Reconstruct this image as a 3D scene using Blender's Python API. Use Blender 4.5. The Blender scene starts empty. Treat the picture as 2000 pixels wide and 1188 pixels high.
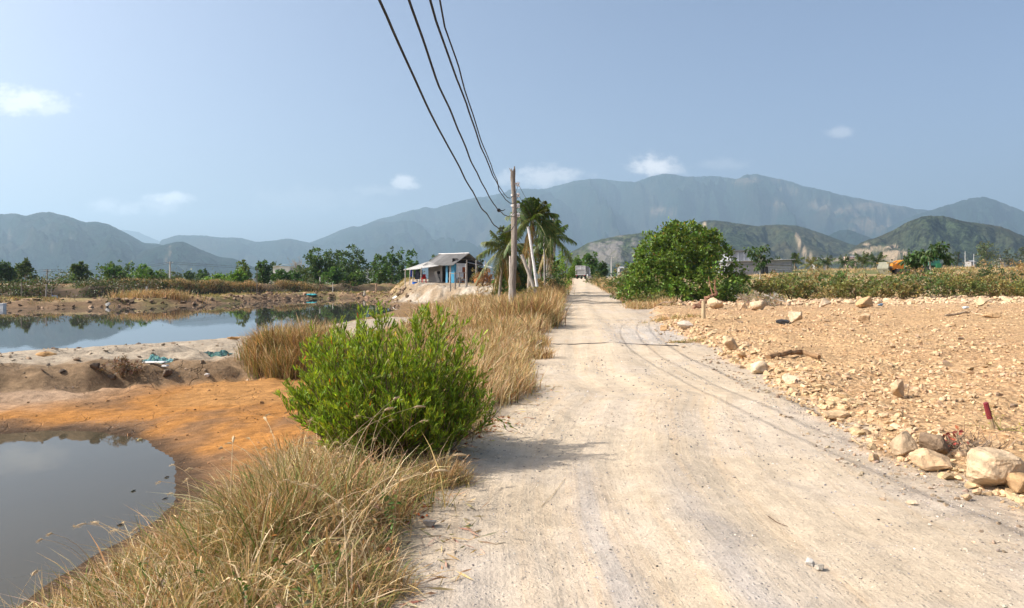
import bpy, bmesh, math, random
import numpy as np
from mathutils import Vector, Matrix

S = bpy.context.scene
COL = S.collection
R = math.radians
rng = np.random.default_rng(7)
random.seed(7)

# ------------------------------------------------------------ camera
EYE, HOR, F = 1.7, 548.0, 1333.0
cam = bpy.data.cameras.new('camera')
cam.sensor_width = 36.0
cam.lens = 36.0 * F / 2000.0
cam.shift_y = -(594.0 - HOR) / 2000.0
cam.clip_start = 0.05
cam.clip_end = 60000.0
camo = bpy.data.objects.new('camera', cam)
COL.objects.link(camo)
camo.location = (0, 0, EYE)
camo.rotation_euler = (R(90), 0, 0)
S.camera = camo

# ------------------------------------------------------------ world, sun, exposure
SUN_EL, SUN_AZ = R(42), R(-96)          # azimuth from +Y towards +X
sdir = Vector((math.sin(SUN_AZ) * math.cos(SUN_EL), math.cos(SUN_AZ) * math.cos(SUN_EL), math.sin(SUN_EL)))
CLOUDC = (6.0, 5.8, 5.8, 1)
W = bpy.data.worlds.new('World')
S.world = W
W.use_nodes = True
wn = W.node_tree
wn.nodes.clear()
sky = wn.nodes.new('ShaderNodeTexSky')
sky.sky_type = 'NISHITA'
sky.sun_disc = False
sky.sun_elevation = SUN_EL
sky.sun_rotation = SUN_AZ
sky.altitude = 0
sky.air_density = 0.62
sky.dust_density = 5.4
sky.ozone_density = 1.4
bg = wn.nodes.new('ShaderNodeBackground')
bg.inputs['Strength'].default_value = 0.15
wo = wn.nodes.new('ShaderNodeOutputWorld')
# a few small cumulus puffs low over the hills, part of the sky itself
def wmath(op, a, b=None, c=None):
    n = wn.nodes.new('ShaderNodeMath'); n.operation = op
    for k, v in enumerate((a, b, c)):
        if v is None: continue
        if isinstance(v, (int, float)): n.inputs[k].default_value = v
        else: wn.links.new(v, n.inputs[k])
    return n.outputs[0]
tcw = wn.nodes.new('ShaderNodeTexCoord')
sxw = wn.nodes.new('ShaderNodeSeparateXYZ'); wn.links.new(tcw.outputs['Generated'], sxw.inputs[0])
yv = wmath('MAXIMUM', sxw.outputs[1], .05)
uw, vw = wmath('DIVIDE', sxw.outputs[0], yv), wmath('DIVIDE', sxw.outputs[2], yv)
cmb = wn.nodes.new('ShaderNodeCombineXYZ'); wn.links.new(uw, cmb.inputs[0]); wn.links.new(wmath('MULTIPLY', vw, 1.6), cmb.inputs[1])
def wnoise(scale):
    n = wn.nodes.new('ShaderNodeTexNoise'); n.inputs['Scale'].default_value = scale; n.inputs['Detail'].default_value = 6; n.inputs['Roughness'].default_value = .6
    wn.links.new(cmb.outputs[0], n.inputs['Vector']); return n.outputs['Fac']
nw1, nw2 = wnoise(34.0), wnoise(9.0)
CLOUDS = [(40, 196, 100, 32, .8), (95, 212, 60, 18, .5), (330, 388, 46, 18, .95), (318, 402, 54, 20, .45), (205, 403, 40, 17, .55), (245, 408, 36, 14, .55), (790, 357, 34, 16, .7), (740, 372, 60, 16, .2), (1065, 343, 80, 24, .6), (1010, 352, 56, 18, .4), (1275, 322, 58, 24, .95), (1290, 330, 64, 20, .5), (1415, 322, 60, 14, .15), (1640, 258, 34, 14, .28), (610, 390, 160, 30, .12)]
acc = None
for (cx, cy, rx, ry, st) in CLOUDS:
    du = wmath('DIVIDE', wmath('SUBTRACT', uw, (cx - 1000) / F), rx / F)
    dv = wmath('DIVIDE', wmath('SUBTRACT', vw, (HOR - cy) / F), ry / F)
    dist = wmath('SQRT', wmath('ADD', wmath('MULTIPLY', du, du), wmath('MULTIPLY', dv, dv)))
    dist = wmath('ADD', dist, wmath('MULTIPLY_ADD', nw1, 2.1, -1.1))
    mr = wn.nodes.new('ShaderNodeMapRange'); mr.interpolation_type = 'SMOOTHSTEP'
    mr.inputs[1].default_value = 1.05; mr.inputs[2].default_value = .15; mr.inputs[3].default_value = 0; mr.inputs[4].default_value = st
    wn.links.new(dist, mr.inputs[0])
    acc = mr.outputs[0] if acc is None else wmath('MAXIMUM', acc, mr.outputs[0])
acc = wmath('MULTIPLY', acc, wmath('GREATER_THAN', sxw.outputs[1], .05))
mxw = wn.nodes.new('ShaderNodeMix'); mxw.data_type = 'RGBA'
wn.links.new(acc, mxw.inputs[0]); wn.links.new(sky.outputs[0], mxw.inputs[6]); mxw.inputs[7].default_value = CLOUDC
wn.links.new(mxw.outputs[2], bg.inputs['Color'])
wn.links.new(bg.outputs[0], wo.inputs['Surface'])
sl = bpy.data.lights.new('sun', 'SUN')
sl.energy = 4.9
sl.angle = R(0.55)
sl.color = (1.0, 0.95, 0.88)
so = bpy.data.objects.new('sun', sl)
COL.objects.link(so)
so.rotation_euler = sdir.to_track_quat('Z', 'Y').to_euler()
S.view_settings.view_transform = 'Standard'
S.view_settings.look = 'None'
S.view_settings.exposure = 0.6
S.view_settings.gamma = 1.0
S.cycles.max_bounces = 6
S.cycles.diffuse_bounces = 3
S.cycles.glossy_bounces = 3
S.cycles.transmission_bounces = 3
S.cycles.transparent_max_bounces = 6
S.cycles.volume_bounces = 0

# ------------------------------------------------------------ helpers: tags, meshes
def tag(o, label=None, cat=None, group=None, kind=None):
    if label: o['label'] = label
    if cat: o['category'] = cat
    if group: o['group'] = group
    if kind: o['kind'] = kind
    return o

def empty(name, loc, label=None, cat=None, group=None, rz=0.0):
    o = bpy.data.objects.new(name, None)
    o.empty_display_size = 0.2
    COL.objects.link(o)
    o.location = loc
    o.rotation_euler = (0, 0, rz)
    return tag(o, label, cat, group)

def mesh_arrays(name, V, groups, tints=None, smooth=False):
    """V (n,3); groups: list of (m,k) int arrays, one per face size; tints: list of (m,3)"""
    me = bpy.data.meshes.new(name)
    V = np.asarray(V, dtype=np.float32)
    me.vertices.add(len(V))
    me.vertices.foreach_set('co', V.ravel())
    li = np.concatenate([g.ravel() for g in groups]).astype(np.int32)
    sizes = np.concatenate([np.full(len(g), g.shape[1], np.int32) for g in groups])
    me.loops.add(len(li))
    me.loops.foreach_set('vertex_index', li)
    me.polygons.add(len(sizes))
    st = np.concatenate([[0], np.cumsum(sizes)[:-1]]).astype(np.int32)
    me.polygons.foreach_set('loop_start', st)
    if tints is not None:
        t = np.concatenate(tints).astype(np.float32)
        a = me.attributes.new('tint', 'FLOAT_COLOR', 'FACE')
        a.data.foreach_set('color', np.concatenate([t, np.ones((len(t), 1), np.float32)], 1).ravel())
    me.update(calc_edges=True)
    me.polygons.foreach_set('use_smooth', np.full(len(sizes), smooth))
    return me

def link(name, me, mat, parent=None):
    o = bpy.data.objects.new(name, me)
    if mat is not None: me.materials.append(mat)
    COL.objects.link(o)
    if parent is not None: o.parent = parent
    return o

class MB:
    """collects faces of every size; builds ONE mesh object"""
    def __init__(self):
        self.V, self.n, self.G, self.T = [], 0, {}, {}
    def add(self, V, faces, tint=(0.5, 0.5, 0.5)):
        V = np.asarray(V, float).reshape(-1, 3)
        faces = [np.asarray(f, int) for f in (faces if isinstance(faces, list) else [faces])]
        for f in faces:
            if f.ndim == 1: f = f[None]
            k = f.shape[1]
            self.G.setdefault(k, []).append(f + self.n)
            t = np.asarray(tint, float)
            if t.ndim == 1: t = np.repeat(t[None], len(f), 0)
            self.T.setdefault(k, []).append(t)
        self.V.append(V); self.n += len(V)
        return self
    def box(self, c, s, tint=(.5, .5, .5), rz=0.0, rot=None, taper=1.0):
        x, y, z = np.asarray(s, float) / 2
        V = np.array([[-x, -y, -z], [x, -y, -z], [x, y, -z], [-x, y, -z],
                      [-x * taper, -y * taper, z], [x * taper, -y * taper, z], [x * taper, y * taper, z], [-x * taper, y * taper, z]])
        M = np.array(rot) if rot is not None else np.array(Matrix.Rotation(rz, 3, 'Z'))
        V = V @ M.T + np.asarray(c, float)
        return self.add(V, np.array([[0, 3, 2, 1], [4, 5, 6, 7], [0, 1, 5, 4], [1, 2, 6, 5], [2, 3, 7, 6], [3, 0, 4, 7]]), tint)
    def tube(self, pts, rad, n=6, tint=(.5, .5, .5), cap=True, lump=0.0, rs=None):
        P = np.asarray(pts, float); m = len(P)
        rad = np.broadcast_to(np.asarray(rad, float), (m,))
        T = np.gradient(P, axis=0); T /= np.linalg.norm(T, axis=1)[:, None] + 1e-9
        up = np.array([0, 0, 1.0]) if abs(T[0, 2]) < .8 else np.array([1.0, 0, 0])
        a = np.cross(T, up); a /= np.linalg.norm(a, axis=1)[:, None] + 1e-9
        b = np.cross(T, a)
        an = np.arange(n) * 2 * np.pi / n
        rr = rad[:, None] * np.ones((1, n))
        if lump: rr = rr * (1 + lump * (rs or rng).normal(size=rr.shape))
        V = P[:, None] + rr[..., None] * (a[:, None] * np.cos(an)[None, :, None] + b[:, None] * np.sin(an)[None, :, None])
        i = np.arange(m - 1)[:, None] * n + np.arange(n)[None]
        j = np.arange(m - 1)[:, None] * n + (np.arange(n)[None] + 1) % n
        Q = np.stack([i, j, j + n, i + n], -1).reshape(-1, 4)
        fs = [Q]
        if cap: fs += [np.arange(n)[::-1].copy(), (m - 1) * n + np.arange(n)]
        return self.add(V.reshape(-1, 3), fs, tint)
    def lathe(self, prof, c=(0, 0, 0), n=12, tint=(.5, .5, .5), rot=None):
        prof = np.asarray(prof, float); m = len(prof)
        an = np.arange(n) * 2 * np.pi / n
        V = np.stack([prof[:, 0:1] * np.cos(an), prof[:, 0:1] * np.sin(an), prof[:, 1:2] * np.ones(n)], -1).reshape(-1, 3)
        if rot is not None: V = V @ np.array(rot).T
        i = np.arange(m - 1)[:, None] * n + np.arange(n)[None]
        j = np.arange(m - 1)[:, None] * n + (np.arange(n)[None] + 1) % n
        Q = np.stack([i, j, j + n, i + n], -1).reshape(-1, 4)
        return self.add(V + np.asarray(c, float), [Q, np.arange(n)[::-1].copy(), (m - 1) * n + np.arange(n)], tint)
    def quads(self, V4, tint):
        """V4 (m,4,3)"""
        m = len(V4)
        return self.add(V4.reshape(-1, 3), np.arange(m * 4).reshape(m, 4), tint)
    def build(self, name, mat, parent=None, smooth=False):
        ks = sorted(self.G)
        me = mesh_arrays(name, np.concatenate(self.V), [np.concatenate(self.G[k]) for k in ks],
                         [np.concatenate(self.T[k]) for k in ks], smooth)
        return link(name, me, mat, parent)

# ------------------------------------------------------------ noise
def _h(ix, iy, seed):
    ix = ix.astype(np.int64); iy = iy.astype(np.int64)
    n = (ix * 374761393 + iy * 668265263 + seed * 2147483647) & 0x7fffffff
    n = ((n ^ (n >> 13)) * 1274126177) & 0x7fffffff
    return ((n ^ (n >> 16)) & 0xffff) / 65535.0

def vn(x, y, seed=0):
    xi, yi = np.floor(x), np.floor(y)
    fx, fy = x - xi, y - yi
    fx = fx * fx * fx * (fx * (fx * 6 - 15) + 10); fy = fy * fy * fy * (fy * (fy * 6 - 15) + 10)
    a, b, c, d = _h(xi, yi, seed), _h(xi + 1, yi, seed), _h(xi, yi + 1, seed), _h(xi + 1, yi + 1, seed)
    return (a + (b - a) * fx) * (1 - fy) + (c + (d - c) * fx) * fy - 0.5

def fbm(x, y, octv=4, f=1.0, seed=0, gain=0.5):
    r, a = 0.0, 1.0
    for o in range(octv):
        r = r + a * vn(x * f + 17.3 * o, y * f - 9.1 * o, seed + o); a *= gain; f *= 2.03
    return r

def ss(a, b, x):
    t = np.clip((x - a) / (b - a), 0, 1)
    return t * t * (3 - 2 * t)

def lerp(a, b, t): return a + (b - a) * t

# ------------------------------------------------------------ plan of the place (metres; camera stands at 0,0)
_yl = [-20, 0, 3.54, 4.9, 6.44, 9, 10.2, 12.45, 16, 22.2, 43.6, 62, 80, 97, 140, 300, 3000]
_xl = [-.6, -.6, -.56, -.62, -.53, 0.0, .38, .19, .54, 1.08, 2.8, 4.65, 6.7, 8.7, 13, 30, 300]
_yr = [-20, 0, 4, 6.1, 10.2, 14.9, 24, 36, 43, 52, 62, 80, 97, 140, 300, 3000]
_xr = [3.1, 3.0, 3.0, 3.2, 3.83, 4.25, 5.2, 6.3, 7.3, 8.2, 9.0, 9.7, 11.1, 15.3, 33, 304]
_yf = [-20, 0, 5.2, 5.93, 7, 8.5, 11.2, 16, 23, 30, 36, 44, 52, 80, 3000]
_xf = [4.6, 4.3, 3.9, 3.78, 3.72, 3.85, 4.25, 4.85, 5.4, 6.2, 7.6, 9.2, 10.2, 14, 400]
_yz = [-20, 40, 50, 60, 80, 100, 140, 300, 1000, 14000]
_rz = [0, 0, .12, .38, 1.05, 1.9, 2.2, 2.9, 6, 60]
XL = lambda y: np.interp(y, _yl, _xl)
XR = lambda y: np.interp(y, _yr, _xr)
XF = lambda y: np.interp(y, _yf, _xf)
RZ = lambda y: np.interp(y, _yz, _rz)
ZW1, ZW2 = -1.0, -0.7
POND1 = np.array([(-4.15, 5.2), (-4.07, 5.83), (-4.06, 6.5), (-4.09, 7.17), (-4.15, 7.8), (-4.25, 8.53), (-4.8, 9.67), (-5.5, 10.7), (-6.3, 11.5), (-7.3, 12.1), (-8.3, 12.3), (-9.0, 12.0), (-11, 11.3), (-15, 9.5), (-17, 6), (-14, 2), (-7, 1.0), (-4.7, 3)])
POND2 = np.array([(-30, 19), (-17, 20.6), (-16.3, 21.8), (-14.1, 23.5), (-13, 25.8), (-11.2, 28.1), (-10.4, 31.4), (-9.6, 45), (-9.6, 58), (-12.8, 68), (-16, 79), (-19, 89), (-22, 93), (-26, 91), (-28.6, 76), (-30, 66.6), (-35, 62.7), (-40, 59.5), (-43.6, 58), (-70, 57), (-75, 30)])
MOUND = np.array([(-17.5, 92), (-15.2, 81), (-12.6, 72), (-9.6, 65.5), (-7.0, 62), (-3, 58), (2.5, 58), (5, 75), (5, 100), (-8, 112), (-17, 100)])

def sdp(x, y, P):
    """signed distance to polygon, negative inside"""
    d2 = np.full(x.shape, 1e18); ins = np.zeros(x.shape, bool)
    for k in range(len(P)):
        ax, ay = P[k]; bx, by = P[(k + 1) % len(P)]
        ex, ey = bx - ax, by - ay
        t = np.clip(((x - ax) * ex + (y - ay) * ey) / (ex * ex + ey * ey), 0, 1)
        d2 = np.minimum(d2, (x - ax - t * ex) ** 2 + (y - ay - t * ey) ** 2)
        c = ((ay > y) != (by > y)) & (x < ex * (y - ay) / (ey if ey else 1e-9) + ax)
        ins ^= c
    d = np.sqrt(d2)
    return np.where(ins, -d, d)

def fields(x, y):
    x = np.asarray(x, float); y = np.asarray(y, float)
    far = (np.abs(x) > 90) | (y > 130)
    near = ~far
    s1 = np.full(x.shape, 50.0); s2 = s1.copy(); sm = s1.copy()
    if near.any():
        xn = x[near] + .25 * fbm(x[near], y[near], 3, .8, 3)
        yn = y[near] + .25 * fbm(x[near], y[near], 3, .8, 5)
        s1[near] = sdp(xn, yn, POND1)
        s2[near] = sdp(xn, yn, POND2)
        sm[near] = sdp(xn + 1.0 * fbm(x[near], y[near], 3, .35, 8), yn, MOUND)
    j = .35 * fbm(x, y, 3, .9, 11)
    return dict(s1=s1, s2=s2, sm=sm, tl=XL(y) - x + j * np.clip(.25 + y / 30, 0, 1), tr=x - XR(y) + j, tf=x - XF(y) + j * 1.2)

_pk = [-9000, 700, 800, 1000, 1135, 1300, 1440, 1560, 1750, 2000, 9000]
_pv = [556.5, 556.5, 556, 548, 543, 539, 538, 530, 528, 525, 525]
YTOE = lambda x: np.interp(x, [-30, -20, -10.6, -6.4, -4], [9.5, 11.6, 14.1, 15.6, 16.2])

def H(x, y, f=None, rough=True):
    x = np.asarray(x, float); y = np.asarray(y, float)
    f = f or fields(x, y)
    s1, s2, sm, tl, tr, tf = (f[k] for k in ('s1', 's2', 'sm', 'tl', 'tr', 'tf'))
    yy = np.maximum(y, 1)
    zline = EYE + (HOR - np.interp(1000 + F * x / yy, _pk, _pv)) / F * yy
    zline = np.where(y > 600, np.maximum(zline, -8), zline)
    rz = RZ(y)
    # road with a low hump and soft ruts
    zr = rz + .07 * np.exp(-((y - 17.4) / .7) ** 2) - .05 * np.exp(-((y - 15.6) / .9) ** 2) - .06 * np.exp(-((y - 20.5) / 1.8) ** 2)
    u = x - XL(y)
    rut = np.zeros_like(x)
    for c, w_, d_ in ((.95, .22, .022), (1.5, .2, .012), (2.45, .25, .02), (3.0, .16, .012), (1.95, .4, -.02)):
        rut = rut - 1.3 * d_ * np.exp(-((u - c - .05 * vn(y * .12, y * 0, 21)) / w_) ** 2)
    zr = zr + rut
    # right: rubble field and the plain that climbs to the hills
    zf = rz * .5 + .07 * ss(-.3, .5, tf) + .0045 * np.clip(y, 0, 60) + .008 * np.clip(x - 10, 0, 60)
    zright = lerp(zf, zline, ss(46, 112, y))
    # left: verge falling to the ponds
    D = np.interp(y, [0, 13, 17, 30, 60], [1.08, 1.08, .68, .5, .35])
    Wd = np.interp(y, [0, 13, 20, 60], [3.5, 3.7, 5.5, 6])
    zv = rz - D * ss(.15, 1, tl / Wd) + .05 * np.exp(-((tl - .5) / .5) ** 2)
    zl = np.maximum(zv, np.minimum(ZW1 + .13 * s1, -.57))
    w = y - YTOE(x)
    wj = w + .35 * fbm(x, y, 4, 1.6, 130)
    zb = np.where((w > -.4) & (y < 34), -.66 + .42 * ss(0, .55, wj) + .16 * ss(.3, 2.2, wj), -9)
    zl = np.where(tl > 1.5, np.maximum(zl, zb), zl)
    zl = np.where(s2 < 9, np.minimum(zl, np.maximum(ZW2 - .02 + .11 * s2, -9)), zl)
    # far bank of the big pond, a trough, then the second bank
    farside = ss(-9, -16, x) * ss(40, 60, y + np.where(s2 > 0, 0, 0))
    zfb = -.72 + .66 * ss(0, 2.2, s2) - .75 * ss(6.0, 8.5, s2) + 1.75 * ss(17, 20.5, s2)
    zl = lerp(zl, np.where(y < 130, zfb, zline), farside)
    zm = np.minimum(1.12 + .05 * np.clip(y - 66, 0, 14), -.75 - .85 * sm)
    zl = np.where(sm < 2, np.maximum(zl, zm), zl)
    zl = lerp(zl, zline, ss(100, 140, y))
    z = np.where(tl > 0, lerp(zr, zl, ss(0, .35, tl)), np.where(tf > -.5, lerp(zr, zright, ss(-.5, .6, tf)), zr))
    z = np.where(y > 150, zline, z)
    wet = (s1 < 0) | (s2 < 0)
    z = np.where(s1 < 0, ZW1 + .3 * np.maximum(s1, -2), z)
    z = np.where((s2 < 0), ZW2 + .3 * np.maximum(s2, -2), z)
    if rough:
        edge = ss(0, .8, np.minimum(np.abs(s1), np.abs(s2)))
        nr = ss(300, 60, y)
        fine = fbm(x, y, 5, 2.2, 40, .6) * nr
        road = (tl < 0) & (tf < 0)
        amp = np.where(road, .018, np.where(tf > 0, .075 * ss(0, 1, tf), .06 * ss(0, .5, tl)))
        amp = np.where((tl > 0) & (sm < 1) & (sm > -3), .30, amp)
        bundf = (w > -.2) & (w < 3.2) & (tl > 2) & (y < 30)
        amp = np.where(bundf, .17, amp)
        amp = np.where((s2 > 0) & (s2 < 9) & (farside > .5), .32, amp)
        mud = (s1 < 5) & (w < -.2)
        amp = np.where(mud, .035, amp)
        z = z + np.where(wet, 0, fine * amp * edge)
        z = z + np.where(tf > 0, .13 * fbm(x, y, 3, .45, 60) * ss(0, 2, tf) * nr, 0)
        z = z + np.where((tf > -1.7) & (tf < .1) & (y < 26), .07 * np.maximum(fbm(x, y, 3, 1.1, 77), -.05) * ss(-1.7, -.7, tf), 0)
        z = z + np.where((farside > .3) & (s2 > 14) & (s2 < 30), .7 * fbm(x, y, 4, .5, 140), 0)
        z = z + np.where(y > 60, .5 * fbm(x, y, 3, .05, 90) * ss(60, 160, y) * ss(0, 3, np.abs(x - XL(y))), 0)
    return z

def at(px, py, dmax=400.0):
    """point of the ground seen at a pixel of the 2000 px photograph"""
    d = np.geomspace(2.0, dmax, 3000)
    x = (px - 1000) / F * d
    z = EYE + (HOR - py) / F * d
    g = H(x, d, rough=False)
    k = np.argmax(z <= g)
    if z[k] > g[k]: k = len(d) - 1
    return float(x[k]), float(d[k]), float(H(x[k:k + 1], d[k:k + 1])[0])

def hz(x, y): return float(H(np.array([float(x)]), np.array([float(y)]))[0])

# ------------------------------------------------------------ materials
def new_mat(name):
    m = bpy.data.materials.new(name); m.use_nodes = True
    nt = m.node_tree; nt.nodes.clear()
    return m, nt

def N(nt, t, **kw):
    n = nt.nodes.new(t)
    for k, v in kw.items():
        if k in n.inputs: n.inputs[k].default_value = v
        else: setattr(n, k, v)
    return n

def L(nt, a, b): nt.links.new(a, b)

def mathn(nt, op, a, b=None, c=None):
    n = nt.nodes.new('ShaderNodeMath'); n.operation = op
    for k, v in enumerate((a, b, c)):
        if v is None: continue
        if isinstance(v, (int, float)): n.inputs[k].default_value = v
        else: nt.links.new(v, n.inputs[k])
    return n.outputs[0]

def mixc(nt, fac, a, b, mode='MIX'):
    n = nt.nodes.new('ShaderNodeMix'); n.data_type = 'RGBA'; n.blend_type = mode
    for s, v in ((0, fac), (6, a), (7, b)):
        if isinstance(v, (int, float)): n.inputs[s].default_value = v
        elif isinstance(v, tuple): n.inputs[s].default_value = (*v, 1)
        else: nt.links.new(v, n.inputs[s])
    return n.outputs[2]

def noise(nt, vec, scale, detail=3.0, rough=.55):
    n = N(nt, 'ShaderNodeTexNoise', Scale=scale, Detail=detail, Roughness=rough)
    if vec is not None: L(nt, vec, n.inputs['Vector'])
    return n.outputs['Fac']

def ramp(nt, fac, lo, hi):
    n = nt.nodes.new('ShaderNodeMapRange'); n.inputs[1].default_value = lo; n.inputs[2].default_value = hi
    L(nt, fac, n.inputs[0]); return n.outputs[0]

def mat_tint(name, rough=.8, var=.25, scale=8.0, bump=0.0, bscale=30.0, trans=0.0, spec=.25, metal=0.0, stretch=None, tcol=(1.25, 1.15, .55)):
    """procedural surface: the part's own colour (attribute tint) broken up by noise"""
    m, nt = new_mat(name)
    at_ = N(nt, 'ShaderNodeAttribute', attribute_name='tint')
    tc = N(nt, 'ShaderNodeTexCoord')
    vec = tc.outputs['Object']
    if stretch:
        mp = N(nt, 'ShaderNodeMapping'); mp.inputs['Scale'].default_value = stretch
        L(nt, vec, mp.inputs['Vector']); vec = mp.outputs[0]
    n1 = noise(nt, vec, scale, 4)
    v = mathn(nt, 'MULTIPLY_ADD', ramp(nt, n1, .25, .75), 2 * var, 1 - var)
    hsv = nt.nodes.new('ShaderNodeVectorMath'); hsv.operation = 'SCALE'
    L(nt, at_.outputs['Color'], hsv.inputs[0]); L(nt, v, hsv.inputs['Scale'])
    p = N(nt, 'ShaderNodeBsdfPrincipled', Roughness=rough, Metallic=metal)
    p.inputs['Specular IOR Level'].default_value = spec
    L(nt, hsv.outputs[0], p.inputs['Base Color'])
    if bump:
        b = N(nt, 'ShaderNodeBump', Strength=bump, Distance=.02)
        L(nt, noise(nt, vec, bscale, 5), b.inputs['Height']); L(nt, b.outputs[0], p.inputs['Normal'])
    out = N(nt, 'ShaderNodeOutputMaterial')
    sh = p.outputs[0]
    if trans:
        t = N(nt, 'ShaderNodeBsdfTranslucent')
        c2 = mixc(nt, 1.0, hsv.outputs[0], tcol, 'MULTIPLY')
        L(nt, c2, t.inputs['Color'])
        mx = N(nt, 'ShaderNodeMixShader'); mx.inputs[0].default_value = trans
        L(nt, sh, mx.inputs[1]); L(nt, t.outputs[0], mx.inputs[2]); sh = mx.outputs[0]
    L(nt, sh, out.inputs['Surface'])
    return m

M_LEAF = mat_tint('leaf', .5, .18, 3.0, trans=.28, spec=.35)
M_GRASS = mat_tint('dry_grass', .7, .15, 5.0, trans=.22, spec=.2, tcol=(1.15, 1.0, .7))
M_BUSH = mat_tint('bush_leaf', .5, .15, 3.0, trans=.42, spec=.35)
M_WOOD = mat_tint('weathered_wood', .85, .35, 3.0, bump=.6, bscale=9, stretch=(9, 9, 1))
M_BARK = mat_tint('bark', .9, .35, 6.0, bump=.5)
M_ROCK = mat_tint('rock', .92, .30, 9.0, bump=.8, bscale=26, spec=.15)
M_METAL = mat_tint('painted_metal', .5, .18, 2.0, bump=.1, bscale=6)
M_PLASTER = mat_tint('plaster', .9, .2, 1.2, bump=.2)
M_CABLE = mat_tint('cable', .6, .1, 4.0)
M_CLOTH = mat_tint('cloth', .9, .25, 4.0, bump=.3)
M_CER = mat_tint('porcelain', .25, .05, 4.0, spec=.5)
M_RUST = mat_tint('rusty_sheet', .85, .4, 1.6, bump=.25)

# ground shader: soil colour per vertex, grain from noise
M_SOIL, nt = new_mat('soil')
geo = N(nt, 'ShaderNodeNewGeometry'); P = geo.outputs['Position']
soil = N(nt, 'ShaderNodeAttribute', attribute_name='soil')
ruv = N(nt, 'ShaderNodeAttribute', attribute_name='ruv')          # across, along, road weight
msk = N(nt, 'ShaderNodeAttribute', attribute_name='msk')          # rubble, grey gravel, mud
sx = N(nt, 'ShaderNodeSeparateXYZ'); L(nt, ruv.outputs['Vector'], sx.inputs[0])
sm_ = N(nt, 'ShaderNodeSeparateXYZ'); L(nt, msk.outputs['Vector'], sm_.inputs[0])
cb = N(nt, 'ShaderNodeCombineXYZ'); L(nt, mathn(nt, 'MULTIPLY', sx.outputs[0], 5.0), cb.inputs[0]); L(nt, mathn(nt, 'MULTIPLY', sx.outputs[1], .16), cb.inputs[1])
streak = noise(nt, cb.outputs[0], 1.0, 5, .62)
cb2 = N(nt, 'ShaderNodeCombineXYZ'); L(nt, mathn(nt, 'MULTIPLY', sx.outputs[0], 16.0), cb2.inputs[0]); L(nt, mathn(nt, 'MULTIPLY', sx.outputs[1], .5), cb2.inputs[1])
streak2 = noise(nt, cb2.outputs[0], 1.0, 4, .6)
nbig = noise(nt, P, .55, 5, .6)
nmid = noise(nt, P, 5.0, 5, .65)
nfine = noise(nt, P, 45.0, 4, .7)
ngrain = noise(nt, P, 230.0, 2, .7)
col = soil.outputs['Color']
rw = sx.outputs[2]
cream = mixc(nt, mathn(nt, 'MULTIPLY', ramp(nt, streak, .5, .66), mathn(nt, 'MULTIPLY', rw, .55)), col, (.56, .415, .265))
grey = mixc(nt, mathn(nt, 'MULTIPLY', ramp(nt, mathn(nt, 'MULTIPLY_ADD', nbig, .75, mathn(nt, 'MULTIPLY_ADD', streak, .35, mathn(nt, 'MULTIPLY', streak2, .12))), .66, .86), mathn(nt, 'MULTIPLY', rw, .5)), cream, (.44, .395, .345))
# loose grey chips: cells darker than the sand, thick in the gravel streaks
vor = N(nt, 'ShaderNodeTexVoronoi', Scale=42.0); L(nt, P, vor.inputs['Vector'])
sv = N(nt, 'ShaderNodeSeparateColor'); L(nt, vor.outputs['Color'], sv.inputs[0])
chip = mathn(nt, 'MULTIPLY', mathn(nt, 'GREATER_THAN', sv.outputs[0], .80), ramp(nt, vor.outputs['Distance'], .42, .25))
chipa = mathn(nt, 'MULTIPLY', chip, ramp(nt, mathn(nt, 'ADD', nbig, mathn(nt, 'MULTIPLY', sm_.outputs[1], .5)), .42, .72))
grey2 = mixc(nt, mathn(nt, 'MULTIPLY', chipa, .75), grey, mixc(nt, sv.outputs[1], (.16, .15, .15), (.5, .46, .42)))
vor2 = N(nt, 'ShaderNodeTexVoronoi', Scale=13.0); L(nt, P, vor2.inputs['Vector'])
sv2 = N(nt, 'ShaderNodeSeparateColor'); L(nt, vor2.outputs['Color'], sv2.inputs[0])
rub = mixc(nt, mathn(nt, 'MULTIPLY', sm_.outputs[0], .55), grey2, mixc(nt, sv2.outputs[0], (.34, .205, .105), (.54, .365, .21)))
rghw = mathn(nt, 'SUBTRACT', 1.0, mathn(nt, 'MULTIPLY', rw, .62))
v = mathn(nt, 'ADD', mathn(nt, 'MULTIPLY_ADD', mathn(nt, 'MULTIPLY', mathn(nt, 'SUBTRACT', ramp(nt, nmid, .3, .7), .5), rghw), .55, .86), mathn(nt, 'MULTIPLY', mathn(nt, 'SUBTRACT', ramp(nt, nfine, .3, .7), .45), mathn(nt, 'MULTIPLY', rghw, .5)))
v = mathn(nt, 'ADD', v, mathn(nt, 'MULTIPLY', mathn(nt, 'SUBTRACT', streak2, .5), mathn(nt, 'MULTIPLY', rw, .16)))
v = mathn(nt, 'ADD', v, mathn(nt, 'MULTIPLY_ADD', ngrain, .30, -.15))
mudw = sm_.outputs[2]
mpw = N(nt, 'ShaderNodeMapping'); L(nt, P, mpw.inputs[0])
wv = N(nt, 'ShaderNodeVectorMath', operation='ADD'); nwp = N(nt, 'ShaderNodeTexNoise', Scale=1.3, Detail=4.0); L(nt, P, nwp.inputs['Vector'])
L(nt, P, wv.inputs[0]); L(nt, nwp.outputs['Color'], wv.inputs[1])
vc = N(nt, 'ShaderNodeTexVoronoi', feature='DISTANCE_TO_EDGE', Scale=1.15); L(nt, wv.outputs[0], vc.inputs['Vector'])
crack = mathn(nt, 'MULTIPLY', ramp(nt, vc.outputs['Distance'], .022, .0), mathn(nt, 'MULTIPLY', mudw, ramp(nt, nbig, .46, .6)))
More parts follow.
